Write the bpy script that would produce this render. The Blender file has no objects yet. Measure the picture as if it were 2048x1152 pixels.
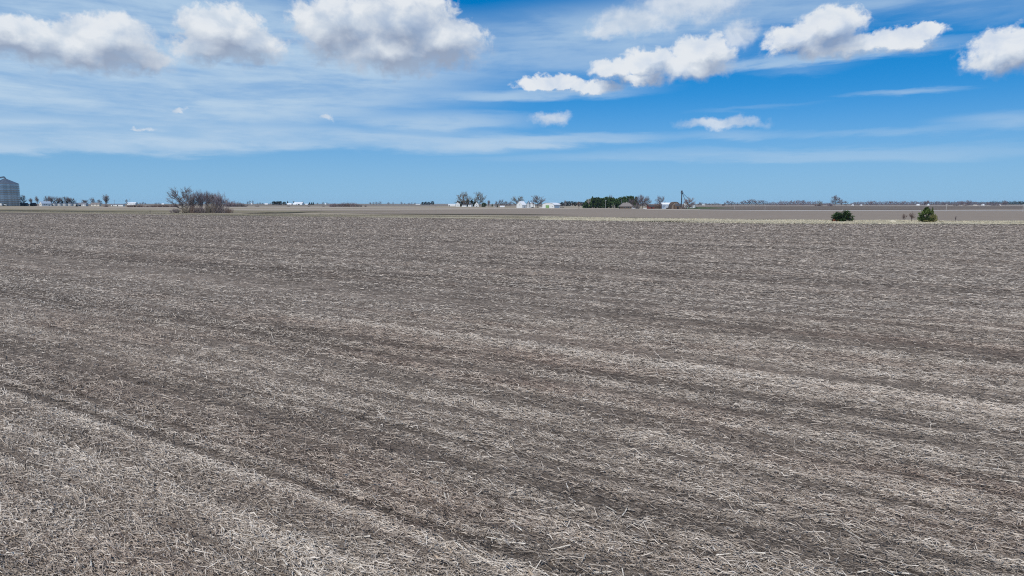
import bpy, math, random
import numpy as np
from mathutils import Vector, Matrix

scene = bpy.context.scene
col = scene.collection
R = math.radians

# ------------------------------------------------------------------ camera
CAM_H = 7.0            # a low-flying drone
FPX = 1365.3           # focal length in photograph pixels (24 mm equivalent)
HORIZON = 407.0
PITCH = math.atan((576 - HORIZON) / FPX)
cd = bpy.data.cameras.new('camera')
cd.sensor_width = 36; cd.lens = 24.0
cd.clip_start = 0.1; cd.clip_end = 40000
cam = bpy.data.objects.new('camera', cd); col.objects.link(cam)
cam.location = (0, 0, CAM_H)
cam.rotation_euler = (R(90) - PITCH, 0, 0)
scene.camera = cam

# ------------------------------------------------------------------ light
SUN_B, SUN_E = R(200), R(50)
SUN_STRENGTH, SKY_STRENGTH = 4.0, 0.12
HAZE_DENSITY = 2.4e-5
sd = bpy.data.lights.new('sun', 'SUN'); sd.energy = SUN_STRENGTH; sd.angle = R(0.53); sd.color = (1, .955, .89)
so = bpy.data.objects.new('sun', sd); col.objects.link(so)
S = Vector((math.sin(SUN_B)*math.cos(SUN_E), math.cos(SUN_B)*math.cos(SUN_E), math.sin(SUN_E)))
so.rotation_euler = (-S).to_track_quat('-Z', 'Y').to_euler(); so.location = (0, -20, 120)

scene.view_settings.view_transform = 'Standard'
scene.view_settings.look = 'None'
scene.view_settings.exposure = 0.0
scene.view_settings.gamma = 1.0
scene.view_settings.use_curve_mapping = False
scene.render.engine = 'CYCLES'
cy = scene.cycles
cy.max_bounces = 4; cy.diffuse_bounces = 2; cy.glossy_bounces = 2; cy.transmission_bounces = 2; cy.volume_bounces = 0
cy.use_denoising = False
cy.use_adaptive_sampling = False
cy.pixel_filter_type = 'BLACKMAN_HARRIS'; cy.filter_width = 1.1

# ------------------------------------------------------------------ geometry of the view
def pxdir(px, py):
    r, u = (px-1024)/FPX, (576-py)/FPX
    c, s = math.cos(PITCH), math.sin(PITCH)
    v = Vector((r, c + u*s, u*c - s)); v.normalize(); return v
def azel(px, py):
    v = pxdir(px, py); return math.atan2(v.x, v.y), math.asin(v.z)
def ss(a, b, t):
    t = min(1, max(0, (t-a)/(b-a))); return t*t*(3-2*t)
def ground_z(x, y):
    """flat land with one long low rise under the farmstead at the far left"""
    return 4.1*ss(-480, -735, x)*ss(560, 960, y)
def at(px, py):
    """where the sight line through a photograph pixel meets the land"""
    v = pxdir(px, py)
    if v.z > -1e-4: v.z = -1e-4
    y, dy = 4.0, 4.0
    while y < 12000:
        t = y/v.y
        if CAM_H + v.z*t < ground_z(v.x*t, y): break
        y += dy; dy = max(4, y*.02)
    lo, hi = y-dy, y
    for _ in range(30):
        m = (lo+hi)/2; t = m/v.y
        if CAM_H + v.z*t < ground_z(v.x*t, m): hi = m
        else: lo = m
    y = hi; t = y/v.y
    return Vector((v.x*t, y, ground_z(v.x*t, y)))
def mpp(p):            # metres per photograph pixel at a point
    return (p.y*math.cos(PITCH) + (CAM_H-p.z)*math.sin(PITCH))/FPX

# ------------------------------------------------------------------ node helpers
class NT:
    def __init__(s, tree): s.t = tree; s.n = tree.nodes; s.l = tree.links
    def new(s, t, **k):
        n = s.n.new(t)
        for a, b in k.items(): setattr(n, a, b)
        return n
    def put(s, sock, v):
        if isinstance(v, bpy.types.NodeSocket): s.l.new(v, sock)
        elif v is not None: sock.default_value = v
    def m(s, op, a, b=None, c=None, clamp=False):
        n = s.new('ShaderNodeMath', operation=op, use_clamp=clamp)
        for i, v in enumerate((a, b, c)): s.put(n.inputs[i], v)
        return n.outputs[0]
    def v(s, op, a, b=None, c=None):
        n = s.new('ShaderNodeVectorMath', operation=op)
        for i, x in enumerate((a, b, c)): s.put(n.inputs[i], x)
        return n.outputs['Value'] if op in ('LENGTH', 'DOT_PRODUCT') else n.outputs[0]
    def mr(s, val, a, b, c=0.0, d=1.0, smooth=True):
        n = s.new('ShaderNodeMapRange', interpolation_type='SMOOTHSTEP' if smooth else 'LINEAR', clamp=True)
        for i, x in enumerate((val, a, b, c, d)): s.put(n.inputs[i], x)
        return n.outputs[0]
    def noise(s, vec, scale, detail=2, rough=.5, dim='3D', dist=0.0):
        n = s.new('ShaderNodeTexNoise', noise_dimensions=dim)
        s.put(n.inputs['Vector'], vec)
        n.inputs['Scale'].default_value = scale; n.inputs['Detail'].default_value = detail
        n.inputs['Roughness'].default_value = rough; n.inputs['Distortion'].default_value = dist
        return n.outputs[0]
    def mix(s, f, a, b, blend='MIX'):
        n = s.new('ShaderNodeMix', data_type='RGBA', blend_type=blend)
        s.put(n.inputs[0], f); s.put(n.inputs[6], a if not isinstance(a, tuple) else (*a, 1)); s.put(n.inputs[7], b if not isinstance(b, tuple) else (*b, 1))
        return n.outputs[2]
    def ramp(s, f, stops):
        n = s.new('ShaderNodeValToRGB'); s.put(n.inputs[0], f); e = n.color_ramp.elements
        while len(e) < len(stops): e.new(.5)
        for i, (p, c) in enumerate(stops): e[i].position = p; e[i].color = (*c, 1)
        return n.outputs[0]

# ------------------------------------------------------------------ sky
world = bpy.data.worlds.new('World'); scene.world = world; world.use_nodes = True
W = NT(world.node_tree); W.n.clear()
sky = W.new('ShaderNodeTexSky', sky_type='NISHITA')
sky.sun_disc = False; sky.sun_elevation = SUN_E; sky.sun_rotation = SUN_B
sky.air_density = 1.0; sky.dust_density = 0.25; sky.ozone_density = 2.6; sky.altitude = 200
tc = W.new('ShaderNodeTexCoord').outputs['Generated']
sep = W.new('ShaderNodeSeparateXYZ'); W.l.new(tc, sep.inputs[0])
X, Y, Z = sep.outputs
AZ = W.m('ARCTAN2', X, Y); EL = W.m('ARCSINE', Z)
comb = W.new('ShaderNodeCombineXYZ'); W.l.new(AZ, comb.inputs[0]); W.l.new(EL, comb.inputs[1])
P = comb.outputs[0]
look = W.new('ShaderNodeCombineXYZ'); W.l.new(X, look.inputs[0]); W.l.new(Y, look.inputs[1])
W.l.new(W.m('MULTIPLY_ADD', W.m('MAXIMUM', Z, 0.0), .85, .17), look.inputs[2])
W.l.new(W.v('NORMALIZE', look.outputs[0]), sky.inputs['Vector']) if 'Vector' in sky.inputs else None
hs = W.new('ShaderNodeHueSaturation'); hs.inputs['Hue'].default_value = 0.500
hs.inputs['Saturation'].default_value = 1.56; hs.inputs['Value'].default_value = 1.12
W.l.new(sky.outputs[0], hs.inputs['Color'])
# pale blue air low over the horizon, all the way round
el_ = W.m('DIVIDE', W.m('MAXIMUM', EL, 0.0), .105)
low = W.m('POWER', 2.718, W.m('MULTIPLY', W.m('MULTIPLY', el_, el_), -1.0))
skycol = W.mix(W.m('MULTIPLY', low, .88), hs.outputs[0], tuple(c/SKY_STRENGTH for c in (.285, .505, .700)))

def scaled_ellipse(vec, px, py, rx, ry):
    a, e = azel(px, py); k = math.cos(a)
    ra, re = rx/FPX*k*k, ry/FPX*k
    return W.v('LENGTH', W.v('MULTIPLY_ADD', vec, (1/ra, 1/re, 0), (-a/ra, -e/re, 0)))

# thin high cirrus: long soft sheets, streaked along their length
stre = W.v('MULTIPLY', P, (1, 9, 1))
n1 = W.noise(stre, 3.2, 6, .58, '2D', .35)
n2 = W.noise(W.v('MULTIPLY', P, (1, 5, 1)), 14, 5, .6, '2D', .2)
wav = W.m('MULTIPLY_ADD', W.m('SUBTRACT', n1, .5), .030, W.m('MULTIPLY', W.m('SUBTRACT', n2, .5), .010))
cw = W.new('ShaderNodeCombineXYZ'); W.l.new(W.m('MULTIPLY', wav, 3), cw.inputs[0]); W.l.new(wav, cw.inputs[1])
PC = W.v('ADD', P, cw.outputs[0])
SHEETS = [  # px, py, rx, ry, opacity, softness (inner radius)
 (300, 100, 1000, 190, .84, .45), (200, 190, 760, 75, .62, .2), (150, 272, 600, 40, .80, .6), (640, 278, 700, 30, .70, .45),
 (900, 243, 230, 24, .68, .2), (1130, 283, 260, 16, .70, .3), (1560, 15, 800, 62, .58, .3), (1660, 112, 380, 20, .66, .2),
 (1090, 187, 270, 17, .66, .2), (1800, 187, 170, 10, .55, .1), (1990, 243, 190, 24, .52, .1), (1500, 314, 760, 20, .40, .3),
 (1440, 275, 160, 14, .45, .1), (1180, 95, 420, 80, .55, .2), (1780, 268, 420, 12, .32, .1), (1500, 218, 160, 8, .2, .0), (1600, 140, 140, 16, .22, 0), (1960, 20, 260, 50, .3, .1)]
inv = None
for (px, py, rx, ry, op, soft) in SHEETS:
    a = W.mr(scaled_ellipse(PC, px, py, rx, ry), soft, 1.0, op, 0.0)
    k = W.m('SUBTRACT', 1.0, a)
    inv = k if inv is None else W.m('MULTIPLY', inv, k)
veil = W.m('SUBTRACT', 1.0, inv)
tex = W.m('MULTIPLY_ADD', n1, 1.1, W.m('MULTIPLY', n2, .55))            # mean about .82
veil = W.m('MULTIPLY', veil, W.mr(tex, .48, 1.08, .57, 1.16), clamp=True)
# the same kind of cirrus carries on round the rest of the sky
beyond = W.m('MAXIMUM', W.mr(W.m('ABSOLUTE', AZ), .66, .95), W.mr(EL, .33, .55))
gen = W.m('MULTIPLY', W.m('MULTIPLY', W.mr(n1, .42, .68, 0, .55), W.mr(EL, .06, .2)), beyond)
veil = W.m('MAXIMUM', veil, gen)
VEIL_COL = tuple(c/SKY_STRENGTH for c in (.45, .61, .785))

# fair-weather cumulus
wn = W.new('ShaderNodeTexNoise', noise_dimensions='2D'); W.l.new(W.v('MULTIPLY', P, (1, 1.25, 1)), wn.inputs['Vector'])
wn.inputs['Scale'].default_value = 26; wn.inputs['Detail'].default_value = 7; wn.inputs['Roughness'].default_value = .56
warp = W.v('SUBTRACT', wn.outputs['Color'], (.5, .5, .5))
PUFFS = [
 (215, 82, 95, 44), (150, 96, 80, 36), (60, 80, 95, 40), (270, 112, 62, 24), (20, 70, 90, 36),
 (440, 60, 78, 40), (490, 88, 72, 32), (425, 96, 70, 28),
 (690, 45, 95, 46), (795, 42, 105, 58), (875, 82, 85, 42), (780, 98, 120, 40), (650, 60, 55, 50),
 (1408, 104, 58, 30), (1385, 134, 70, 21), (1300, 126, 46, 25), (1225, 137, 40, 18), (1280, 156, 46, 11), (1110, 167, 70, 13), (1185, 172, 50, 10),
 (1662, 52, 58, 36), (1602, 78, 66, 25), (1680, 88, 105, 20), (1790, 78, 82, 20), (1848, 65, 42, 12),
 (2030, 96, 90, 40), (2000, 118, 55, 26),
 (2005, 100, 40, 24)]
FAINT = [(1103, 236, 41, 14), (1103, 235, 28, 10), (1440, 247, 88, 13), (1435, 244, 55, 11), (1375, 8, 110, 34), (1275, 42, 85, 24), (1215, 62, 50, 14), (1480, 68, 38, 24), (362, 222, 15, 5), (282, 257, 22, 4), (655, 237, 13, 5)]
def density(vec, puffs, amp):
    pw = W.v('MULTIPLY_ADD', warp, amp, vec)
    d = None
    for p in puffs:
        e = scaled_ellipse(pw, *p)
        d = e if d is None else W.m('SMOOTH_MIN', d, e, .18)
    return W.m('SUBTRACT', 1.0, d)
amp = (.038, .030, 0)
d0 = density(P, PUFFS, amp)
d1 = density(W.v('ADD', P, (-.006, .020, 0)), PUFFS, (.030, .026, 0))
fine = W.noise(P, 95, 5, .6, '2D')
bil = W.m('ABSOLUTE', W.m('SUBTRACT', W.noise(P, 38, 4, .55, '2D', .3), .5))      # rounded heads along the tops
d0f = W.m('MULTIPLY_ADD', W.m('SUBTRACT', fine, .5), .42, W.m('MULTIPLY_ADD', W.m('SUBTRACT', .13, bil), .9, d0))
gtop = W.m('SUBTRACT', d1, d0)
fdens = W.m('MULTIPLY_ADD', W.m('SUBTRACT', fine, .5), .5, density(P, FAINT, amp))
faint = W.m('MULTIPLY', W.mr(fdens, -.3, .60), .74)
lump = W.noise(W.v('MULTIPLY', P, (1, 1.3, 1)), 27, 5, .52, '2D', .2)
calpha = W.m('MULTIPLY', W.m('MAXIMUM', W.m('ADD', W.m('MULTIPLY', W.mr(d0f, -.24, .20), W.mr(gtop, -.10, .12, 1, 0)), W.m('MULTIPLY', W.mr(d0f, -.44, .46), W.mr(gtop, -.10, .12, 0, 1))), faint), W.mr(lump, .25, .65, .74, .97))
grad = W.m('SUBTRACT', d1, d0)                       # below the lit tops: positive
under = W.m('MULTIPLY_ADD', grad, .62, W.m('MULTIPLY_ADD', W.m('SUBTRACT', lump, .5), -.95, W.mr(d1, -.3, 1.1, .25, .64, False)))
under = W.m('ADD', under, W.mr(AZ, -.55, .25, .15, 0.0))
for e_ in ((30, 88, 120, 60), (275, 118, 90, 36), (860, 108, 130, 44), (480, 104, 90, 30), (1640, 95, 130, 24)):
    under = W.m('ADD', under, W.mr(scaled_ellipse(P, *e_), .2, 1.0, .26, 0.0))   # grey shade painted into these parts of the clouds
under = W.m('ADD', W.m('MULTIPLY', under, W.mr(d0f, -.42, -.16)), W.m('MULTIPLY', W.m('MULTIPLY_ADD', W.m('SUBTRACT', .5, lump), .9, .14, clamp=True), W.mr(d0f, -.42, -.16, 1, 0)))   # thin scraps stay bright
ccol = W.ramp(under, [(0.0, (.79, .825, .865)), (.22, (.66, .715, .785)), (.5, (.52, .585, .685)), (.75, (.41, .475, .59)), (1.0, (.31, .375, .50))])  # lit tops and shaded bases of the clouds are put into this colour
ccol = W.v('SCALE', ccol); W.n[-1].inputs['Scale'].default_value = 1/SKY_STRENGTH
c1 = W.mix(veil, skycol, VEIL_COL)
c2 = W.mix(calpha, c1, ccol)
bg = W.new('ShaderNodeBackground'); bg.inputs['Strength'].default_value = SKY_STRENGTH
W.l.new(c2, bg.inputs['Color'])
wo = W.new('ShaderNodeOutputWorld'); W.l.new(bg.outputs[0], wo.inputs['Surface'])
try: world.cycles.sampling_method = 'MANUAL'; world.cycles.sample_map_resolution = 512
except Exception: pass

# ------------------------------------------------------------------ materials
def material(name, color, rough=.8, metal=0.0, vary=.18, scale=3.0, tint=0.0, bump=0.0, stretch=(1, 1, 1), color2=None):
    """procedural surface: base colour broken up by noise, a little per-object tint, optional relief"""
    m = bpy.data.materials.new(name); m.use_nodes = True
    T = NT(m.node_tree); b = m.node_tree.nodes['Principled BSDF']
    tc = T.new('ShaderNodeTexCoord').outputs['Object']
    vec = T.v('MULTIPLY', tc, stretch)
    n = T.noise(vec, scale, 5, .65)
    f = T.mr(n, .3, .7, 0, 1)
    lo = tuple(c*(1-vary) for c in color); hi = tuple(min(1, c*(1+vary)) for c in (color2 or color))
    c = T.mix(f, lo, hi)
    if tint:
        oi = T.new('ShaderNodeObjectInfo').outputs['Random']
        h = T.new('ShaderNodeHueSaturation'); T.l.new(c, h.inputs['Color'])
        T.l.new(T.m('MULTIPLY_ADD', oi, tint, 1-tint/2), h.inputs['Value']); c = h.outputs[0]
    T.l.new(c, b.inputs['Base Color'])
    b.inputs['Roughness'].default_value = rough; b.inputs['Metallic'].default_value = metal
    b.inputs['Specular IOR Level'].default_value = .25
    if bump:
        bn = T.new('ShaderNodeBump'); bn.inputs['Strength'].default_value = bump; bn.inputs['Distance'].default_value = .05
        T.l.new(n, bn.inputs['Height']); T.l.new(bn.outputs[0], b.inputs['Normal'])
    return m
M = {}
def mk(k, *a, **kw): M[k] = material(k, *a, **kw)
mk('galvanised', (.30, .322, .355), .17, .9, .22, .35, tint=.4, stretch=(1, 1, .5))
mk('galvanised_roof', (.20, .225, .25), .4, .75, .15, 1.0)
mk('small_bin_metal', (.56, .57, .56), .5, 0, .15, 1.2)
mk('white_paint', (.66, .66, .63), .6, 0, .06, .8)
mk('white_roof', (.68, .69, .70), .5, 0, .05, .5)
mk('cream_paint', (.66, .60, .50), .7, 0, .08, .8)
mk('grey_paint', (.40, .42, .44), .6, 0, .1, .8)
mk('blue_grey_metal', (.42, .50, .58), .45, .3, .1, .8)
mk('shingle', (.19, .165, .15), .9, 0, .25, 2.0)
mk('dark_shingle', (.06, .06, .065), .9, 0, .3, 2.0)
mk('grey_shingle', (.15, .16, .18), .9, 0, .3, 2.0)
mk('brown_board', (.105, .075, .055), .9, 0, .3, 2.5, stretch=(3, 3, .4))
mk('weathered_board', (.21, .17, .135), .9, 0, .3, 2.5, stretch=(3, 3, .4))
mk('red_paint', (.16, .045, .035), .8, 0, .3, 1.5)
mk('green_door', (.20, .33, .12), .6, 0, .12, 1.0)
mk('dark_opening', (.02, .02, .022), .9, 0, .3, 1.0)
mk('glass', (.03, .04, .05), .12, 0, .2, 1.0)
mk('concrete', (.42, .40, .37), .9, 0, .1, 1.0)
mk('pole_wood', (.16, .13, .11), .9, 0, .25, 2.0)
mk('pole_pale', (.52, .50, .46), .8, 0, .12, 2.0)
mk('leg_metal', (.085, .09, .10), .55, .5, .2, 1.0)
mk('rubber', (.02, .02, .02), .9)
mk('car_white', (.78, .78, .78), .3, 0, .03)
mk('car_dark', (.04, .045, .05), .3, 0, .05)
mk('bark', (0.150, 0.124, 0.111), .95, 0, .3, 2.0, tint=.3)
mk('twig', (0.182, 0.151, 0.146), .95, 0, .25, 1.0, tint=.3)
mk('twig_purple', (0.189, 0.148, 0.157), .95, 0, .25, .6, tint=.3)
mk('twig_budding', (.215, .185, .140), .95, 0, .25, .6, tint=.25)
mk('twig_pink', (.27, .19, .165), .95, 0, .25, .6, tint=.2)
mk('twig_red', (.155, .112, .095), .95, 0, .3, .6, tint=.3)
mk('twig_pale', (.42, .38, .34), .95, 0, .2, .6, tint=.2)
mk('needles', (.028, .060, .018), .8, 0, .55, 1.2, tint=.4, color2=(.055, .095, .03))
mk('needles_fresh', (.05, .082, .020), .8, 0, .5, 1.3, tint=.2, color2=(.085, .12, .03))
mk('needles_blue', (.018, .034, .026), .8, 0, .5, 1.2, tint=.4)
mk('needles_dead', (.24, .085, .045), .9, 0, .35, 2.0)
mk('leaf_olive', (.16, .155, .055), .85, 0, .4, 1.5, color2=(.22, .205, .08))
mk('hedge_leaf', (.028, .036, .018), .85, 0, .5, 1.0, tint=.3)
mk('dead_grass', (.46, .415, .30), .95, 0, .25, .35, stretch=(1, 1, 1), color2=(.51, .45, .33))
mk('dead_grass_olive', (.28, .245, .18), .95, 0, .25, .2)

# ------------------------------------------------------------------ mesh builder and object properties
class MB:
    def __init__(s): s.v = []; s.f = []
    def add(s, vs, fs):
        o = len(s.v); s.v += [tuple(p) for p in vs]; s.f += [tuple(i+o for i in f) for f in fs]; return s
    def box(s, x0, x1, y0, y1, z0, z1):
        v = [(x, y, z) for z in (z0, z1) for y in (y0, y1) for x in (x0, x1)]
        return s.add(v, [(0, 2, 3, 1), (4, 5, 7, 6), (0, 1, 5, 4), (2, 6, 7, 3), (0, 4, 6, 2), (1, 3, 7, 5)])
    def prism(s, poly, y0, y1):
        """polygon in x,z pushed along y"""
        n = len(poly); v = [(x, y0, z) for x, z in poly] + [(x, y1, z) for x, z in poly]
        return s.add(v, [tuple(range(n)), tuple(range(2*n-1, n-1, -1))] + [(i, i+n, (i+1) % n+n, (i+1) % n) for i in range(n)])
    def tube(s, p0, p1, r0, r1=None, n=6):
        p0, p1 = Vector(p0), Vector(p1); r1 = r0 if r1 is None else r1
        d = (p1-p0).normalized(); a = d.orthogonal().normalized(); b = d.cross(a)
        v = [p+(a*math.cos(t)+b*math.sin(t))*r for p, r in ((p0, r0), (p1, r1)) for t in [2*math.pi*i/n for i in range(n)]]
        return s.add(v, [(i, (i+1) % n, (i+1) % n+n, i+n) for i in range(n)] + [tuple(range(n-1, -1, -1)), tuple(range(n, 2*n))])
    def lathe(s, prof, n=24, cap=True):
        v = [(r*math.cos(2*math.pi*i/n), r*math.sin(2*math.pi*i/n), z) for r, z in prof for i in range(n)]
        f = [(k*n+i, k*n+(i+1) % n, (k+1)*n+(i+1) % n, (k+1)*n+i) for k in range(len(prof)-1) for i in range(n)]
        if cap: f += [tuple(range(n-1, -1, -1)), tuple(range((len(prof)-1)*n, len(prof)*n))]
        return s.add(v, f)
    def mesh(s, name, mat, smooth=False):
        me = bpy.data.meshes.new(name); me.from_pydata(s.v, [], s.f); me.materials.append(M[mat] if isinstance(mat, str) else mat)
        if smooth: me.polygons.foreach_set('use_smooth', [True]*len(me.polygons))
        me.update(); return me
    def build(s, name, mat, parent=None, smooth=False, label=None): return obj(name, s.mesh(name, mat, smooth), parent, label)
def obj(name, me, parent=None, label=None):
    o = bpy.data.objects.new(name, me); col.objects.link(o)
    if parent: o.parent = parent
    if label: o['label'] = label
    return o
def tag(o, label, cat, group=None):
    o['label'] = label; o['category'] = cat; o['kind'] = 'thing'
    if group: o['group'] = group
    return o
def thing(name, label, cat, loc, rz=0, group=None, scale=None):
    o = bpy.data.objects.new(name, None); col.objects.link(o); o.empty_display_size = .5
    o.location = loc; o.rotation_euler = (0, 0, rz)
    if scale: o.scale = scale
    return tag(o, label, cat, group)
def np_mesh(name, V, F, mats, smooth=False):
    """V (n,3), F (m,k) all of one size"""
    me = bpy.data.meshes.new(name); n, (m, k) = len(V), F.shape
    me.vertices.add(n); me.vertices.foreach_set('co', np.ascontiguousarray(V, dtype=np.float32).ravel())
    me.loops.add(m*k); me.loops.foreach_set('vertex_index', np.ascontiguousarray(F, dtype=np.int32).ravel())
    me.polygons.add(m); me.polygons.foreach_set('loop_start', np.arange(0, m*k, k, dtype=np.int32))
    try: me.polygons.foreach_set('loop_total', np.full(m, k, dtype=np.int32))
    except Exception: pass
    me.materials.append(M[mats] if isinstance(mats, str) else mats); me.update(calc_edges=True); return me

# ------------------------------------------------------------------ the land
def grid_mesh(name, pts, mat):
    """pts[r][c] of points"""
    R_, C_ = len(pts), len(pts[0])
    V = np.array(pts, dtype=np.float64).reshape(-1, 3)
    i = np.arange((R_-1)*C_).reshape(R_-1, C_)[:, :-1].ravel()
    return np_mesh(name, V, np.stack([i, i+1, i+1+C_, i+C_], 1), mat)
def rows_vec(T, vec=None):
    """coordinates along / across the old crop rows (they run away to the left)"""
    vec = vec or T.new('ShaderNodeTexCoord').outputs['Object']
    mp = T.new('ShaderNodeMapping'); T.l.new(vec, mp.inputs[0]); mp.inputs['Rotation'].default_value = (0, 0, -ROW)
    return mp.outputs[0], vec
ROW = R(90+57)            # heading of the rows, counter-clockwise from +x: (-.84, .545)

def earth_material(name, dark, light, bands=.5, bias=0.0, row=True, tan=None):
    m = bpy.data.materials.new(name); m.use_nodes = True; T = NT(m.node_tree); b = m.node_tree.nodes['Principled BSDF']
    rv, ov = rows_vec(T)
    b1 = T.noise(T.v('MULTIPLY', rv, (.006, .11, 1)), 1.0, 6, .62)
    b2 = T.noise(T.v('MULTIPLY', rv, (.009, .5, 1)), 1.0, 4, .6)
    f1 = T.noise(ov, .22, 10, .78)
    f2 = T.noise(T.v('MULTIPLY', rv, (1.5, 5, 1)), 1.0, 8, .8)
    f = T.m('ADD', T.m('MULTIPLY', T.m('SUBTRACT', b1, .5), 1.5*bands), T.m('MULTIPLY', T.m('SUBTRACT', b2, .5), 1.0*bands))
    b3 = T.noise(T.v('MULTIPLY', rv, (.012, 1.3, 1)), 1.0, 3, .6)
    f = T.m('ADD', f, T.m('MULTIPLY', T.m('SUBTRACT', b3, .5), 1.1*bands))
    f = T.m('ADD', f, T.m('MULTIPLY', T.m('SUBTRACT', f1, .5), 1.3))
    f = T.m('ADD', f, T.m('MULTIPLY', T.m('SUBTRACT', f2, .5), 1.6))
    f = T.m('ADD', f, .5+bias, clamp=True)
    c = T.mix(f, dark, light)
    red = T.mr(T.noise(T.v('MULTIPLY', rv, (.03, .5, 1)), 1.0, 5, .7), .5, .72, 0, .36)
    c = T.mix(red, c, T.mix(f, tuple(x*y for x, y in zip(dark, (1.12, .9, .82))), tan or tuple(x*y for x, y in zip(light, (.98, .88, .80)))))
    T.l.new(c, b.inputs['Base Color']); b.inputs['Roughness'].default_value = 1.0; b.inputs['Specular IOR Level'].default_value = 0.05
    bn = T.new('ShaderNodeBump'); bn.inputs['Strength'].default_value = .8; bn.inputs['Distance'].default_value = .06
    T.l.new(f2, bn.inputs['Height']); T.l.new(bn.outputs[0], b.inputs['Normal'])
    return m
M['stubble_soil'] = earth_material('stubble_soil', (.034, .026, .020), (.29, .236, .188), .75, -.02)
M['far_soil'] = earth_material('far_soil', (.13, .112, .092), (.27, .232, .19), .5, 0)
M['bare_soil'] = earth_material('bare_soil', (.085, .068, .055), (.21, .170, .135), .5, 0)
M['grey_soil'] = earth_material('grey_soil', (.150, .122, .096), (.33, .272, .215), .5, 0)
M['pale_stubble'] = earth_material('pale_stubble', (.25, .21, .17), (.44, .37, .30), .5, 0)
M['tan_grass'] = earth_material('tan_grass', (.20, .17, .12), (.38, .32, .235), .6, 0)
M['olive_grass'] = earth_material('olive_grass', (.115, .10, .06), (.30, .255, .17), .6, 0)
M['cream_grass'] = earth_material('cream_grass', (.25, .22, .14), (.55, .49, .36), .6, .06)
M['lawn'] = earth_material('lawn', (.045, .07, .025), (.09, .12, .05), .5, 0)
M['shaded_soil'] = earth_material('shaded_soil', (.04, .038, .026), (.10, .09, .06), .5, 0)  # dark earth with ditch bank and furrow shade put into the colour
M['gravel'] = earth_material('gravel', (.34, .31, .28), (.52, .48, .43), .3, 0)

def structure(o, kind='structure', label=None):
    o['kind'] = kind
    if label: o['label'] = label
    return o
gx = [-9000, -7000, -5000, -3600, -2600, -2000, -1600, -1300, -1100] + list(range(-950, -420, 25)) + [-380, -300, -200, -100, 0, 150, 300, 500, 800, 1200, 1800, 2600, 3600, 5000, 7000, 9000]
gy = [-1500, -600, -200, -60, 0, 80, 160, 240, 320, 400, 480, 520] + list(range(545, 1000, 22)) + [1050, 1150, 1300, 1500, 1800, 2200, 2800, 3600, 4600, 6000, 7500, 9200]
structure(obj('ground', grid_mesh('ground', [[(x, y, ground_z(x, y)-.25) for x in gx] for y in gy], 'far_soil')))

def polyline(pts, px):
    for (x0, y0), (x1, y1) in zip(pts, pts[1:]):
        if x0 <= px <= x1: return y0+(y1-y0)*(px-x0)/(x1-x0)
    return pts[0][1] if px < pts[0][0] else pts[-1][1]
def wobble(px, seed):
    return .5*math.sin(px*.013+seed)+.3*math.sin(px*.037+seed*2.3)+.2*math.sin(px*.083+seed*1.7)
def strip(name, top, bot, mat, lift, x0, x1, step=24, rows=2, rag=.0, kind='structure', taper=False):
    pts = [[] for _ in range(rows+1)]; n = max(2, int((x1-x0)/step)); seed = lift*37+x0*.01
    for c in range(n+1):
        px = x0+(x1-x0)*c/n; t, b = polyline(top, px), polyline(bot, px)
        if taper:
            k = min(1, min(c, n-c)/(n*.25)); mid = (t+b)/2; t, b = mid+(t-mid)*k-.01, mid+(b-mid)*k+.01
        t += rag*wobble(px, seed); b += rag*wobble(px, seed+5)
        b = max(b, t+.02)
        P0, P1 = at(px, t), at(px, b)
        for r in range(rows+1):
            q = P0.lerp(P1, r/rows); pts[r].append((q.x, q.y, ground_z(q.x, q.y)+lift))
    return structure(obj(name, grid_mesh(name, pts, mat)), kind)

EDGE = [(-800, 424), (0, 425), (256, 428.5), (512, 432.5), (768, 435.5), (1024, 438.6), (1280, 443.2), (1536, 447.5), (2048, 448.6), (2900, 449.5)]
# the big field of corn stubble: from behind the camera to the grass strip
fx = [-800+50*i for i in range(75)]
far_edge = [at(x, polyline(EDGE, x)+.25*wobble(x, 2)) for x in fx]
frows = []
for k in range(15):
    t = (k/14)**1.6
    frows.append([((1-t)*(p.x*.25+(x-1000)*.08)+t*p.x, (1-t)*-120+t*p.y, 0) for p, x in zip(far_edge, fx)])
structure(obj('stubble_field', grid_mesh('stubble_field', frows, 'stubble_soil')))

S1T = [(-800, 421.2), (0, 422), (256, 424), (360, 426.4), (512, 427.8), (768, 430.2), (1024, 432.6), (1150, 434.5), (1280, 436.8), (1536, 439.5), (1800, 441.2), (2048, 442.8), (2900, 446.5)]
S1M = [(-800, 423), (0, 424), (256, 427), (512, 430.8), (768, 433.2), (1024, 435.6), (1160, 437.0), (1280, 438.6), (1536, 440.3), (1800, 441.6), (2048, 443.4), (2900, 446.8)]
strip('grass_strip', S1T, [(a, b+.1) for a, b in S1M], 'olive_grass', .06, -800, 1130, step=12, rag=.5, rows=3)
strip('tan_strip', [(a, b-.2) for a, b in S1M], [(a, b+.1) for a, b in EDGE], 'tan_grass', .05, -800, 1200, rag=.2, rows=3)
strip('tan_strip', [(a, b-.2) for a, b in S1T], [(a, b+.3) for a, b in S1M], 'grey_soil', .055, 1110, 1500, rag=.2, rows=2)
strip('dry_grass_strip', [(980, 437.4), (1160, 437.4)]+[q for q in S1M if q[0] > 1200], [(980, 438.2), (1280, 442.2), (1420, 444.4), (1536, 446.6), (2048, 448.7), (2900, 449.6)], 'cream_grass', .08, 980, 2900, step=10, rag=.7, rows=3)
strip('green_strip', [(1290, 441.2), (1460, 442.6), (1520, 443.6)], [(1290, 442.6), (1460, 444.2), (1520, 444.6)], 'olive_grass', .13, 1290, 1520, rag=.2, taper=True)
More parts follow.
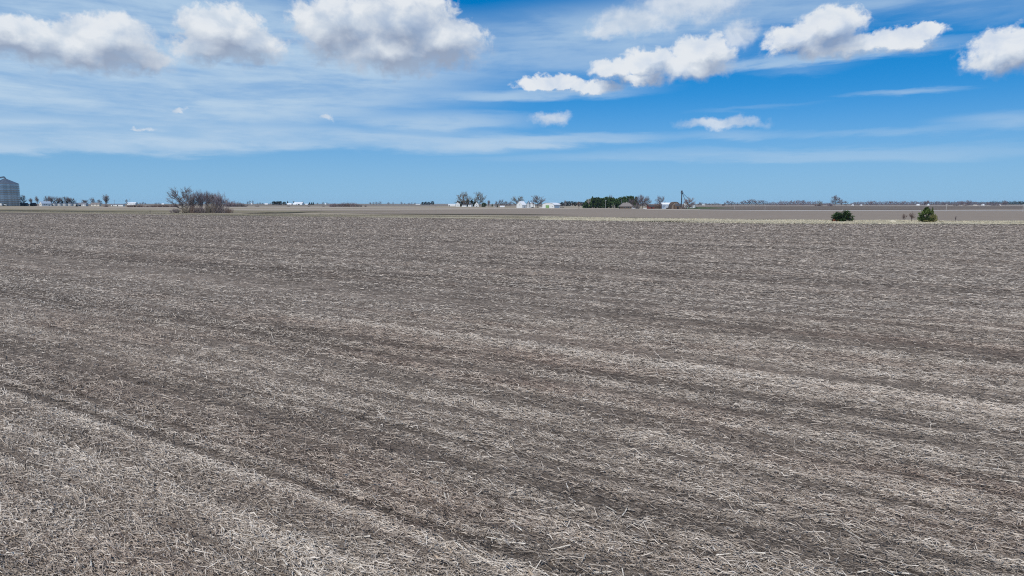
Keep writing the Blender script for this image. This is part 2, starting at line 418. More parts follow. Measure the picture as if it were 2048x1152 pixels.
strip('tan_patch', [(700, 433.2), (1040, 435.6)], [(700, 434.2), (1040, 437.2)], 'cream_grass', .13, 700, 1040, rag=.3, taper=True)
strip('field_margin', [(a, b-.15) for a, b in EDGE], [(a, b+.65) for a, b in EDGE], 'shaded_soil', .02, 1300, 2900, rag=.12, rows=1)  # thin dark line: furrow soil with its shade in the colour
strip('field_headland', [(a, b-.2) for a, b in EDGE], [(a, b+2.8) for a, b in EDGE], 'bare_soil', .015, -800, 900, rag=.5, rows=1)
# land behind it
strip('meadow', [(-900, 411.6), (700, 412.4), (1400, 412.6)], [(a, b-.2) for a, b in S1T], 'tan_grass', -.10, -900, 1400, rag=.1, rows=6)
strip('plowed_field', [(600, 419.6), (768, 420.6), (1024, 419.3), (1280, 418.9), (1400, 420.4), (1536, 421.4), (2048, 422), (2900, 423)],
      [(600, 423.5), (768, 428), (1024, 430.5), (1280, 435.2), (1536, 438.9), (1800, 440.7), (2048, 442.4), (2900, 446)], 'grey_soil', 0, 600, 2900, rag=.2, rows=6)
strip('ditch', [(700, 427.2), (900, 428), (1024, 428.2), (1160, 430)], [(700, 428), (900, 429.2), (1024, 429.4), (1160, 431)], 'shaded_soil', .1, 700, 1160, rag=.15, taper=True)
strip('ditch', [(0, 420.6), (280, 423.8)], [(0, 421.5), (280, 424.6)], 'shaded_soil', .1, -200, 300, rag=.2, taper=True)  # flat dark strip: bank grass with the ditch shade painted in
strip('ditch', [(480, 426.4), (580, 424.4), (650, 422.6)], [(480, 427.2), (580, 426.4), (650, 423.2)], 'shaded_soil', .1, 480, 650, rag=.2, taper=True)
strip('ditch', [(350, 429.2), (700, 433.2)], [(350, 430.2), (700, 434.0)], 'shaded_soil', .09, 350, 720, rag=.15, taper=True)
strip('stubble_strip', [(70, 413.0), (256, 414.9), (512, 414.0), (768, 415), (1024, 416.6), (1280, 417.6)], [(70, 413.9), (256, 416.5), (512, 415.6), (768, 417.2), (1024, 418.6), (1280, 418.8)], 'pale_stubble', .05, 70, 1290, rag=.15)
strip('stubble_strip', [(230, 418), (350, 418.8), (512, 418.7), (768, 418.9), (1000, 419.4)], [(230, 418.9), (350, 420.4), (512, 420.3), (768, 420.4), (1000, 420)], 'pale_stubble', .06, 230, 1010, rag=.15, taper=True)
strip('pasture', [(-800, 417.6), (0, 418), (360, 421.5), (620, 421.2), (860, 422)], [(-800, 419.6), (0, 420), (360, 424.5), (620, 426), (860, 425.4)], 'olive_grass', .07, -800, 800, rag=.3, taper=True)
strip('bare_field', [(1330, 412.9), (1536, 412.6), (2048, 412.2), (2900, 412)], [(1330, 417.6), (1536, 419.7), (2048, 420.3), (2900, 421)], 'bare_soil', .02, 1340, 2900, rag=.08, rows=3)
strip('gravel_road', [(1280, 418.9), (1400, 419.5), (1536, 420.2), (2048, 420.9), (2900, 421.8)], [(1280, 419.4), (1400, 420.4), (1536, 421.4), (2048, 422.1), (2900, 423)], 'gravel', .05, 1290, 2900, rag=.06, rows=1)
strip('stubble_strip', [(1830, 418), (2300, 418.2)], [(1830, 418.9), (2300, 419.2)], 'pale_stubble', .06, 1830, 2300, rag=.1, taper=True)
strip('stubble_strip', [(1390, 411.6), (1700, 411.2), (2900, 411)], [(1390, 412.7), (1700, 412.3), (2900, 412)], 'pale_stubble', .07, 1390, 2900, rag=.1)
strip('lawn', [(1345, 413.9), (1395, 414.2), (1450, 415.6), (1470, 415.9)], [(1345, 417.4), (1410, 417.5), (1440, 416.8), (1470, 416.1)], 'lawn', .1, 1345, 1470, step=8, rag=.12)

# ------------------------------------------------------------------ corn residue on the near field: real straw, thinning out with distance
rng = np.random.default_rng(11)
def vnoise(x, y, seed):
    """smooth value noise, 0..1"""
    xi, yi = np.floor(x).astype(np.int64), np.floor(y).astype(np.int64); fx_, fy_ = x-xi, y-yi
    fx_, fy_ = fx_*fx_*(3-2*fx_), fy_*fy_*(3-2*fy_)
    def h(a, b):
        v = (a*374761393+b*668265263+seed*974711) & 0x7fffffff; v = ((v ^ (v >> 13))*1274126177) & 0x7fffffff
        return ((v ^ (v >> 16)) & 0xffff)/65535.0
    return (h(xi, yi)*(1-fx_)+h(xi+1, yi)*fx_)*(1-fy_)+(h(xi, yi+1)*(1-fx_)+h(xi+1, yi+1)*fx_)*fy_
RC, RS = math.cos(ROW), math.sin(ROW)
def cover(x, y):
    a, c = x*RC+y*RS, -x*RS+y*RC
    b = .15*vnoise(a*.004, c*.42, 1)+.25*vnoise(a*.006, c*1.15, 2)+.30*vnoise(a*.012, c*2.4, 3)+.18*vnoise(a*.45, c*1.5, 4)+.12*vnoise(a*1.9, c*2.8, 5)
    rowline = .5+.5*np.cos(c*(2*math.pi/.762)+2.2*vnoise(a*.02, c*.2, 6))           # the old planter rows
    passes = np.exp(-(((c+.25*vnoise(a*.02, c*0, 7)) % 3.05-1.5)/.20)**2)*(.3+vnoise(a*.03, c*.33, 8))
    b = .5+(b-.5)*1.22-.075*rowline-.14*passes+.045
    return b
Ymin, Ymax, Yk, RHO, EXPO = 10.6, 440.0, 14.0, 800.0, 1.97
def rho(y): return RHO*np.minimum(1, (Yk/y)**EXPO)
yy = np.exp(np.linspace(math.log(Ymin), math.log(Ymax), 4000)); w = rho(yy)*(1.72*yy+3); cdf = np.concatenate([[0], np.cumsum((w[1:]+w[:-1])/2*np.diff(yy))])
NT_ = int(cdf[-1])
y = np.interp(rng.random(NT_)*cdf[-1], cdf, yy); x = (rng.random(NT_)-.5)*(1.72*y+3)
cv = cover(x, y)
keep = rng.random(NT_) < np.clip((cv-.24)*3.0, .42, 1.0)
# stay inside the field: the edge runs obliquely
ex_, ey_ = np.array([p.x for p in far_edge]), np.array([p.y for p in far_edge]); o_ = np.argsort(ex_)
keep &= y < np.interp(x, ex_[o_], ey_[o_])-3
x, y, cv = x[keep], y[keep], cv[keep]; n = len(x)
grow = np.maximum(1, y/16.0)**.42
leaf = rng.random(n) < .45
L = np.where(leaf, rng.lognormal(-2.1, .5, n), rng.lognormal(-1.85, .6, n)).clip(.04, .5)*grow
wd = np.where(leaf, rng.uniform(.008, .026, n), .004+.0145*rng.random(n)**1.7)*grow
al = rng.random(n)
ang = np.where(al < .66, ROW+rng.normal(0, .36, n), rng.uniform(0, math.pi, n))
pitch = rng.normal(0, .12, n)+np.where((rng.random(n) < .03) & (y < 30), rng.uniform(.3, .8, n), 0)
z0 = (.010+.10*rng.random(n)**2)*grow**.5
ca, sa, cp, sp = np.cos(ang), np.sin(ang), np.cos(pitch), np.sin(pitch)
dx, dy_, dz = ca*cp, sa*cp, sp
nx, ny = -sa, ca
tilt = np.where(leaf, rng.normal(0, .6, n), 0)
bend = np.where(leaf, rng.uniform(.0, .35, n), 0)*L
V = np.empty((n, 6, 3), np.float32)
hl = L/2; zc = np.maximum(z0, np.abs(sp)*hl*.9)
px_, py_ = x, y
ex, ey = rng.normal(0, .12, n)*L, 0
# a stalk is a ridge (two long faces), a leaf a bent strip (two faces in a row); both six corners
for k, (s, kind) in enumerate(((-1, 0), (1, 0), (-1, 1), (1, 1), (-1, 2), (1, 2))):
    # stalk: corner rows are left base, ridge, right base at both ends
    off = (kind-1)*wd*.5; up = np.where(kind == 1, wd*.55, -wd*.1)
    sx, sy, sz = x+dx*hl*s+nx*off, y+dy_*hl*s+ny*off, zc+dz*hl*s+up
    # leaf: kind = station along, s = side
    t = (kind-1)*1.0
    wl = wd*.5*(1.0 if kind == 1 else .45)
    lx = x+dx*hl*t+nx*s*wl*np.cos(tilt)+(nx*ex if kind == 1 else 0); ly = y+dy_*hl*t+ny*s*wl*np.cos(tilt)+(ny*ex if kind == 1 else 0)
    lz = zc+dz*hl*t+s*wl*np.sin(tilt)+(bend if kind == 1 else 0)
    V[:, k, 0] = np.where(leaf, lx, sx); V[:, k, 1] = np.where(leaf, ly, sy); V[:, k, 2] = np.maximum(np.where(leaf, lz, sz), .002)
base = (np.arange(n)*6)[:, None]
F = np.concatenate([base+np.array([[0, 1, 3, 2]]), base+np.array([[2, 3, 5, 4]])])
tone = np.clip(rng.normal(.57, .22, n)+(cv-.5)*.85, 0, 1)
ra_, rc_ = x*RC+y*RS, -x*RS+y*RC
red = .6*vnoise(ra_*.06, rc_*.5, 9)+.4*vnoise(ra_*.3, rc_*.9, 12)
tint = np.clip((red-.48)*1.9+rng.normal(0, .18, n), 0, 1)

def straw_material():
    m = bpy.data.materials.new('corn_straw'); m.use_nodes = True; T = NT(m.node_tree); b = m.node_tree.nodes['Principled BSDF']
    a1 = T.new('ShaderNodeAttribute', attribute_name='tone').outputs['Fac']; a2 = T.new('ShaderNodeAttribute', attribute_name='tint').outputs['Fac']
    c1 = T.ramp(a1, [(0, (.035, .028, .024)), (.3, (.125, .104, .086)), (.62, (.385, .318, .252)), (1, (.75, .66, .55))])
    c2 = T.ramp(a1, [(0, (.045, .029, .023)), (.35, (.15, .10, .078)), (.68, (.345, .262, .205)), (1, (.60, .49, .38))])
    c = T.mix(a2, c1, c2)
    nz = T.noise(T.new('ShaderNodeTexCoord').outputs['Object'], 60, 3, .6)
    c = T.mix(.35, c, T.mix(nz, (.25, .25, .25), (1, 1, 1)), 'MULTIPLY')
    T.l.new(c, b.inputs['Base Color']); b.inputs['Roughness'].default_value = .75; b.inputs['Specular IOR Level'].default_value = .2
    return m
M['straw'] = straw_material()
near = y < 42+6*(rng.random(n)-.5)
fw = wd*rng.uniform(.85, 1.35, n)*np.clip(1+(y-42)/260, 1, 1.7); ft = rng.normal(0, .40, n); tp_ = rng.uniform(.5, 1.0, n)
Q = np.empty((n, 4, 3), np.float32)
for k, (s, t, w_) in enumerate(((-1, -1, tp_), (1, -1, tp_*0+1), (1, 1, tp_*0+1), (-1, 1, tp_))):
    Q[:, k, 0] = x+dx*hl*s+nx*fw*.5*t*w_*np.cos(ft); Q[:, k, 1] = y+dy_*hl*s+ny*fw*.5*t*w_*np.cos(ft); Q[:, k, 2] = np.maximum(zc+dz*hl*s+t*fw*.5*w_*np.sin(ft), .002)
for sel, VV, FF, kv in ((near, V, None, 6), (~near, Q, None, 4)):
    m_ = int(sel.sum()); vv = VV[sel].reshape(-1, 3); b0 = (np.arange(m_)*kv)[:, None]
    ff = np.concatenate([b0+np.array([[0, 1, 3, 2]]), b0+np.array([[2, 3, 5, 4]])]) if kv == 6 else b0+np.array([[0, 1, 2, 3]])
    me = np_mesh('corn_residue', vv, ff, 'straw')
    for nm, arr in (('tone', tone), ('tint', tint)):
        at_ = me.attributes.new(nm, 'FLOAT', 'POINT'); at_.data.foreach_set('value', np.repeat(np.clip(arr[sel]+(.22 if kv == 4 and nm == 'tone' else 0), 0, .86 if kv == 4 else 1), kv).astype(np.float32))
    structure(obj('corn_residue', me), 'stuff', 'dry shredded corn stalks and leaves covering the ' + ('near' if kv == 6 else 'middle and far part of the') + ' field')
del V, F, Q

# the larger single stalk pieces and husks one can pick out near the camera
def stalk_mesh(seed):
    r_ = random.Random(seed); b = MB(); L_, rad = r_.uniform(.30, .50), r_.uniform(.011, .015); p0 = Vector((-L_/2, 0, rad)); hd = 0
    n_ = 3
    for i in range(n_):
        hd += r_.uniform(-.10, .10); p1 = p0+Vector((L_/n_*math.cos(hd), L_/n_*math.sin(hd), r_.uniform(-.004, .004)))
        b.tube(p0, p1, rad*(1-.08*i), rad*(1-.08*(i+1)), 6)
        if i < n_-1: b.tube(p1-Vector((.006, 0, 0)), p1+Vector((.006, 0, 0)), rad*1.16, rad*1.16, 6)
        p0 = p1
    return b
def husk_mesh(seed):
    r_ = random.Random(seed); b = MB(); L_, w_ = r_.uniform(.20, .30), r_.uniform(.018, .030); rows_ = []
    for i in range(5):
        t_ = i/4; ww = w_*math.sin(math.pi*(.12+.80*t_)); zz = .02+.05*t_*t_
        rows_ += [(L_*(t_-.5), -ww, zz+.012), (L_*(t_-.5), 0, zz-.008), (L_*(t_-.5), ww, zz+.016)]
    f_ = []
    for i in range(4):
        for j in range(2): f_.append((i*3+j, i*3+j+1, i*3+j+4, i*3+j+3))
    top = len(rows_); rows_ += [(x_, y_, z_-.004) for x_, y_, z_ in rows_]; f_ += [tuple(q+top for q in reversed(g)) for g in f_]
    return b.add(rows_, f_)
mk('stalk_pale', (.60, .54, .45), .7, 0, .25, 14, tint=.5)
mk('husk_tan', (.42, .335, .25), .8, 0, .25, 20, tint=.5)
SM = [stalk_mesh(i).mesh('corn_stalk', 'stalk_pale') for i in range(6)]; HM = [husk_mesh(i).mesh('corn_husk', 'husk_tan') for i in range(4)]
rb = random.Random(77); n_st = 0
while n_st < 84:
    px, py = rb.uniform(-30, 2078), 860+300*rb.random()**.45
    q = at(px, py); hk = rb.random() < .2
    if rb.random() > .35+cover(np.array([q.x]), np.array([q.y]))[0]: continue
    o = obj('corn_husk' if hk else 'corn_stalk', rb.choice(HM if hk else SM)); n_st += 1
    o.location = (q.x, q.y, .035+.03*rb.random()); a_ = ROW+rb.gauss(0, .5) if rb.random() < .6 else rb.uniform(0, 3.14)
    o.rotation_euler = (rb.uniform(-.3, .3), rb.gauss(0, .10), a_)
    if hk: tag(o, 'curled tan corn husk lying on the stalk residue', 'corn husk', 'corn husks scattered on the near field')
    else: tag(o, 'thick bleached piece of corn stalk lying on the residue', 'corn stalk', 'thick stalk pieces scattered on the near field')

# ------------------------------------------------------------------ plants
def perp(d, rnd):
    a = Vector((rnd.uniform(-1, 1), rnd.uniform(-1, 1), rnd.uniform(-1, 1))); a = a-d*a.dot(d)
    return a.normalized() if a.length > 1e-3 else d.orthogonal().normalized()
def seg_mesh(name, segs, mat, tip=.6):
    """three-sided tapering twigs"""
    V, F = [], []
    for p0, r0, p1, r1 in segs:
        d = (p1-p0); 
        if d.length < 1e-5: continue
        d.normalize(); a = d.orthogonal().normalized(); b = d.cross(a); o = len(V)
        if r1 < r0*.35:
            V += [p0+a*r0, p0+(a*-.5+b*.87)*r0, p0+(a*-.5-b*.87)*r0, p1]; F += [(o, o+1, o+3), (o+1, o+2, o+3), (o+2, o, o+3)]
        else:
            for p, r in ((p0, r0), (p1, r1)): V += [p+a*r, p+(a*-.5+b*.87)*r, p+(a*-.5-b*.87)*r]
            for i in range(3):
                j = (i+1) % 3; F += [(o+i, o+j, o+3+j), (o+i, o+3+j, o+3+i)]
    return np_mesh(name, np.array([tuple(v) for v in V]), np.array(F), mat)
def bare_tree(seed, limbs=5, fork=.14, spread=.5, levels=4, kids=4, up=.25, tw=.0022, twr=.0016, trunk_r=.022, low=.3, L0=.40):
    """unit-height leafless tree: (trunk and limb segments, twig segments)"""
    rnd = random.Random(seed); big, small = [], []
    def grow(p, d, L, r, lev):
        ns = 4 if lev < 2 else (3 if lev < levels-1 else 2); pts = [(p, r)]
        q, dd = p.copy(), d.copy(); r1 = r*(.45 if lev < levels else .2)
        for i in range(ns):
            dd = (dd+perp(dd, rnd)*rnd.uniform(.05, .22)+Vector((0, 0, up*.25))).normalized()
            q2 = q+dd*L/ns; t = (i+1)/ns; rr = r+(r1-r)*t
            (big if lev <= 1 else small).append((q, pts[-1][1], q2, rr)); pts.append((q2, rr)); q = q2
        if lev >= levels: return
        nk = kids + (rnd.random() < .5)
        for k in range(nk):
            t = rnd.uniform(low, 1.0) if k else 1.0
            i = min(ns-1, int(t*ns)); f = t*ns-i
            b = pts[i][0].lerp(pts[i+1][0], f); rb = max(pts[i][1]*.6, twr)
            ang = rnd.uniform(.25, .95) if k else rnd.uniform(.0, .3)
            nd = (dd*math.cos(ang)+perp(dd, rnd)*math.sin(ang)+Vector((0, 0, up*.35))).normalized()
            grow(b, nd, L*rnd.uniform(.50, .78), rb, lev+1)
    base = Vector((0, 0, 0)); top = Vector((rnd.uniform(-.01, .01), rnd.uniform(-.01, .01), fork))
    big.append((base-Vector((0, 0, .02)), trunk_r*1.35, top, trunk_r))
    for i in range(limbs):
        a = 2*math.pi*(i+rnd.uniform(-.3, .3))/limbs; s = spread*rnd.uniform(.45, 1.15) if i else spread*.15
        d = Vector((math.cos(a)*s, math.sin(a)*s, 1)).normalized()
        grow(top-Vector((0, 0, fork*.3*rnd.random())), d, L0*rnd.uniform(.85, 1.12), trunk_r*.62, 1)
    if fork > .2:
        grow(top, Vector((rnd.uniform(-.1, .1), rnd.uniform(-.1, .1), 1)).normalized(), L0, trunk_r*.7, 1)
    zs = sorted(s[2].z for s in small)[int(len(small)*.975)]
    rs = sorted(math.hypot(s[2].x, s[2].y) for s in small)[int(len(small)*.97)]
    def fix(lst): return [(Vector((a.x*.5/rs, a.y*.5/rs, a.z/zs)), r, Vector((b.x*.5/rs, b.y*.5/rs, b.z/zs)), max(r2, 0)) for a, r, b, r2 in lst]
    return fix(big), fix(small)       # unit height, unit width
def oval_tree(seed, limbs=20, levels=3, kids=6, twr=.003, trunk_r=.026, base=.16, ang=.9, lean=.5):
    """unit-size leafless tree with a full rounded crown: limbs leave the stem all the way up"""
    rnd = random.Random(seed); big, small = [], []
    def grow(p, d, L, r, lev):
        ns = 3; q, dd = p.copy(), d.copy(); r1 = r*(.5 if lev < levels else .2); pts = [(p, r)]
        for i in range(ns):
            dd = (dd+perp(dd, rnd)*rnd.uniform(.05, .25)+Vector((0, 0, .10))).normalized(); q2 = q+dd*L/ns; rr = r+(r1-r)*(i+1)/ns
            (big if lev <= 1 else small).append((q, pts[-1][1], q2, rr)); pts.append((q2, rr)); q = q2
        if lev >= levels: return
        for k in range(kids+(rnd.random() < .5)):
            t = rnd.uniform(.25, 1) if k else 1; i = min(ns-1, int(t*ns)); b = pts[i][0].lerp(pts[i+1][0], t*ns-i); a = rnd.uniform(.35, 1.0) if k else .2
            grow(b, (dd*math.cos(a)+perp(dd, rnd)*math.sin(a)+Vector((0, 0, .08))).normalized(), L*rnd.uniform(.42, .62), max(pts[i][1]*.55, twr), lev+1)
    q = Vector((0, 0, -.02)); st = [q]; n = 7
    for i in range(n):
        q2 = Vector((rnd.uniform(-.02, .02)*i, rnd.uniform(-.02, .02)*i, .74*(i+1)/n)); big.append((q, trunk_r*(1.3-1.05*i/n), q2, trunk_r*(1.3-1.05*(i+1)/n))); st.append(q2); q = q2
    for i in range(limbs):
        u = (i+rnd.random())/limbs; z = base+(.70-base)*u; a = i*2.4+rnd.uniform(-.4, .4); k = min(n-1, int(z/.74*n)); b = st[k].lerp(st[k+1], z/.74*n-k)
        prof = math.sqrt(max(.05, 1-((z-.42)/.50)**2)); el = .15+ang*u+rnd.uniform(-.15, .25)
        grow(b, Vector((math.cos(a)*math.cos(el), math.sin(a)*math.cos(el), math.sin(el))), (.20+.18*prof)*rnd.uniform(.75, 1.12), trunk_r*(.62-.3*u), 1)
    zs = sorted(s[2].z for s in small)[int(len(small)*.985)]; rs = sorted(math.hypot(s[2].x, s[2].y) for s in small)[int(len(small)*.96)]
    def fix(lst): return [(Vector((a.x*.5/rs, a.y*.5/rs, a.z/zs)), r, Vector((b.x*.5/rs, b.y*.5/rs, b.z/zs)), r2) for a, r, b, r2 in lst]
    return fix(big), fix(small)
TREES = {}
def tree_meshes(kind, variant, mat):
    k = (kind, variant, mat)
    if k not in TREES:
        s = hash_(kind)*100+variant
        if kind == 'spreading': g = bare_tree(s, 8, .07, .60, 4, 6, .34, twr=.0027, trunk_r=.028, L0=.36)
        elif kind == 'upright': g = bare_tree(s, 7, .12, .34, 4, 6, .50, twr=.0027, trunk_r=.022, L0=.36, low=.2)
        elif kind == 'round': g = oval_tree(s, 20, 3, 8, twr=.0040)
        elif kind == 'dome': g = bare_tree(s, 8, .09, .72, 4, 6, .20, twr=.0030, trunk_r=.028, L0=.36, low=.18)
        elif kind == 'sparse': g = bare_tree(s, 5, .28, .50, 3, 5, .15, twr=.006, trunk_r=.026, L0=.33)
        elif kind == 'far': g = oval_tree(s, 15, 2, 11, twr=.014, base=.10)
        elif kind == 'mass': g = oval_tree(s, 10, 2, 5, twr=.022, base=.08)
        elif kind == 'sapling': g = bare_tree(s, 7, .28, .60, 3, 5, .05, twr=.011, trunk_r=.03, L0=.34, low=.2)
        TREES[k] = (seg_mesh('trunk', g[0], 'bark'), seg_mesh('crown', g[1], mat))
    return TREES[k]
def hash_(s): return sum((i+1)*ord(c) for i, c in enumerate(s)) % 991
NV = {}
def bare(px, py, w, h, label, kind='round', mat='twig', group=None, cat='tree', name='bare_tree', var=None, tx=None):
    p = at(px, py) if tx is None else tx; k = mpp(p)
    if var is None: NV[kind] = NV.get(kind, 0)+1; var = NV[kind] % (3 if kind != 'far' else 4)
    t = thing(name, label, cat, p, random.Random(px*7+h).uniform(0, 6.28), group, (w*k, w*k, h*k))
    a, b = tree_meshes(kind, var, mat)
    obj('trunk', a, t); obj('crown', b, t)
    return t

def shrub_mesh(seed, n=46, kids=5, twr=.006, spread=.55, mat='twig_red'):
    rnd = random.Random(seed); segs = []
    for i in range(n):
        r = rnd.random()**.6*.42; a = rnd.uniform(0, 6.283); b = Vector((r*math.cos(a), r*math.sin(a), -.02))
        d = Vector((math.cos(a)*r*spread*2+rnd.uniform(-.25, .25), math.sin(a)*r*spread*2+rnd.uniform(-.25, .25), 1)).normalized()
        L = rnd.uniform(.55, 1.0)*(1-.35*(r/.42)**2); q = b
        for s in range(3):
            q2 = q+d*L/3; segs.append((q, twr*(1.3-s*.3), q2, twr*(1.0-s*.3)))
            for j in range(kids):
                t = rnd.random(); o = q.lerp(q2, t); dd = (d+perp(d, rnd)*rnd.uniform(.5, 1.1)).normalized()
                segs.append((o, twr*.75, o+dd*L*rnd.uniform(.12, .30), twr*.1))
            q = q2; d = (d+perp(d, rnd)*.2).normalized()
    return seg_mesh('stems', segs, mat)
SHR = {}
def shrub(px, py, w, h, label, mat='twig_red', group=None, cat='shrub', name='bare_shrub', sparse=False):
    p = at(px, py); k = mpp(p); v = (mat, int(px*3) % 3, sparse)
    if v not in SHR: SHR[v] = shrub_mesh(hash_(mat)+v[1]*17, *((9, 3, .016) if sparse else (60, 7, .010)), mat=mat)
    t = thing(name, label, cat, p, px % 6.28, group, (w*k, w*k, h*k)); obj('stems', SHR[v], t); return t

def clump_mesh(name, tips, mat, seed, n_each, size, elong=1.8):
    """leaf / needle sprays: small bent faces round each branch tip"""
    rnd = np.random.default_rng(seed); c = np.array([t[0] for t in tips]); d = np.array([t[1] for t in tips]); m = len(c)*n_each
    c = np.repeat(c, n_each, 0); d = np.repeat(d, n_each, 0)
    o = rnd.normal(0, 1, (m, 3)); o *= np.array([t[2] for t in tips]).repeat(n_each)[:, None]*.55
    u = d+rnd.normal(0, .55, (m, 3)); u /= np.linalg.norm(u, axis=1)[:, None]
    v = np.cross(u, rnd.normal(0, 1, (m, 3))); v /= np.linalg.norm(v, axis=1)[:, None]
    sz = size*rnd.uniform(.6, 1.5, (m, 1)); p = c+o
    a = p-u*sz*elong*.5; e = p+u*sz*elong*.5; s1 = p+v*sz*.5; s2 = p-v*sz*.5
    V = np.stack([a, s1, e, s2], 1).reshape(-1, 3); b = (np.arange(m)*4)[:, None]
    V[:, 2] = np.maximum(V[:, 2], .005)
    return np_mesh(name, V, b+np.array([[0, 1, 2, 3]]), mat)
def conifer_tips(seed, kind):
    rnd = random.Random(seed); tips, segs = [], []
    if kind == 'spruce':
        tiers = 15
        for i in range(tiers):
            z = .07+.90*i/(tiers-1); rad = .5*(1-z)**.8*rnd.uniform(.85, 1.1)+.015; nb = max(4, int(12*(1-z)+4))
            for j in range(nb):
                a = 6.283*(j+rnd.random()*.8)/nb; rr = rad*rnd.uniform(.75, 1.12)
                for f in (.45, .75, 1.0):
                    q = Vector((math.cos(a)*rr*f, math.sin(a)*rr*f, z-.05*f)); tips.append((tuple(q), (math.cos(a), math.sin(a), -.1), .055*(1.2-z*.6)))
                segs.append((Vector((0, 0, z)), .006, q, .002))
    elif kind in ('pine', 'cone_pine'):
        for i in range(60):
            z = rnd.uniform(.10, .99); prof = (.52*max(0, 1-((z-.45)/.60)**2)**.5 if z > .45 else .5*(.75+.25*z/.45)) if kind == 'pine' else .5*(1-((z-.34)/.68)**1.35) if z > .34 else .5*(.6+.4*z/.34); prof = max(.04, prof)
            a = rnd.uniform(0, 6.283); rr = prof*rnd.uniform(.55, 1.08)
            q = Vector((math.cos(a)*rr, math.sin(a)*rr, z)); 
            tips.append((tuple(q), (math.cos(a)*.7, math.sin(a)*.7, .7), rnd.uniform(.055, .11))); segs.append((Vector((0, 0, max(.05, z-.22))), .010, q, .003))
            tips.append((tuple(q*.75+Vector((0, 0, z*.2))), (math.cos(a), math.sin(a), .4), rnd.uniform(.05, .1)))
    elif kind == 'mugo':       # low twin-lobed juniper, sprays reaching outwards
        for i in range(110):
            lobe = rnd.random() < .52; cx, hz, wr = (-.20, .86, .27) if lobe else (.16, .98, .32)
            a = rnd.uniform(0, 6.283); e = rnd.uniform(.05, 1.5); s = rnd.uniform(.72, 1.06)
            d = Vector((math.cos(a)*math.cos(e), math.sin(a)*math.cos(e), math.sin(e)))
            q = Vector((cx+d.x*wr*s, d.y*.36*s, .06+d.z*(hz-.06)*s)); tips.append((tuple(q), (d.x, d.y, d.z*.6+.35), rnd.uniform(.05, .09)))
            tips.append(((cx+d.x*wr*s*.7, d.y*.25*s, .06+d.z*hz*s*.68), (d.x, d.y, d.z), .09))
            segs.append((Vector((cx*.5, 0, 0)), .012, q, .003))
        for i in range(16):
            a = rnd.uniform(-.8, .8); q = Vector((.30+.18*math.cos(a)*rnd.uniform(.6, 1), rnd.uniform(-.3, .3), rnd.uniform(.12, .55))); tips.append((tuple(q), (1, 0, .15), .05)); segs.append((Vector((.1, 0, .05)), .01, q, .003))
    return tips, segs
CON = {}
def conifer(px, py, w, h, label, kind='spruce', mat='needles', group=None, name='evergreen_tree', cat='tree', lod=1.0, rz=None):
    p = at(px, py); k = mpp(p); v = int(px*5) % 3
    key = (kind, mat, v, lod)
    if key not in CON:
        tips, segs = conifer_tips(v*31+hash_(kind), kind)
        ne = {'spruce': 5, 'pine': 46, 'cone_pine': 46, 'mugo': 34}[kind]; sz = {'spruce': .05, 'pine': .042, 'cone_pine': .042, 'mugo': .036}[kind]
        if lod < 1: ne = max(2, int(ne*lod)); sz *= 1.5
        segs2 = [(Vector((0, 0, -.02)), .022, Vector((0, 0, .94 if kind != 'mugo' else .3)), .004)]+segs
        CON[key] = (seg_mesh('trunk', segs2, 'bark'), clump_mesh('crown', tips, mat, v+5, ne, sz))
    t = thing(name, label, cat, p, (px % 6.28) if rz is None else rz, group, (w*k, w*k, h*k))
    obj('trunk', CON[key][0], t); obj('crown', CON[key][1], t); return t
def leafy(px, py, w, h, label, mat='leaf_olive', name='leafy_bush', cat='bush', group=None, n=60, size=.05, seed=3):
    p = at(px, py); k = mpp(p); rnd = random.Random(seed+int(px)); tips = []; segs = []
    for i in range(n):
        a = rnd.uniform(0, 6.283); e = rnd.uniform(.0, 1.5); s = rnd.uniform(.5, 1.0)
        q = Vector((math.cos(a)*math.cos(e)*.5*s, math.sin(a)*math.cos(e)*.5*s, math.sin(e)*.95*s*rnd.uniform(.7, 1.05)+.03)); tips.append((tuple(q), (q.x, q.y, q.z+.1), rnd.uniform(.07, .13)))
        segs.append((Vector((q.x*.2, q.y*.2, -.02)), .012, q, .003))
    t = thing(name, label, cat, p, 0, group, (w*k, w*k, h*k))
    obj('stems', seg_mesh('stems', segs, 'bark'), t); obj('foliage', clump_mesh('foliage', tips, mat, seed, 18, size), t); return t

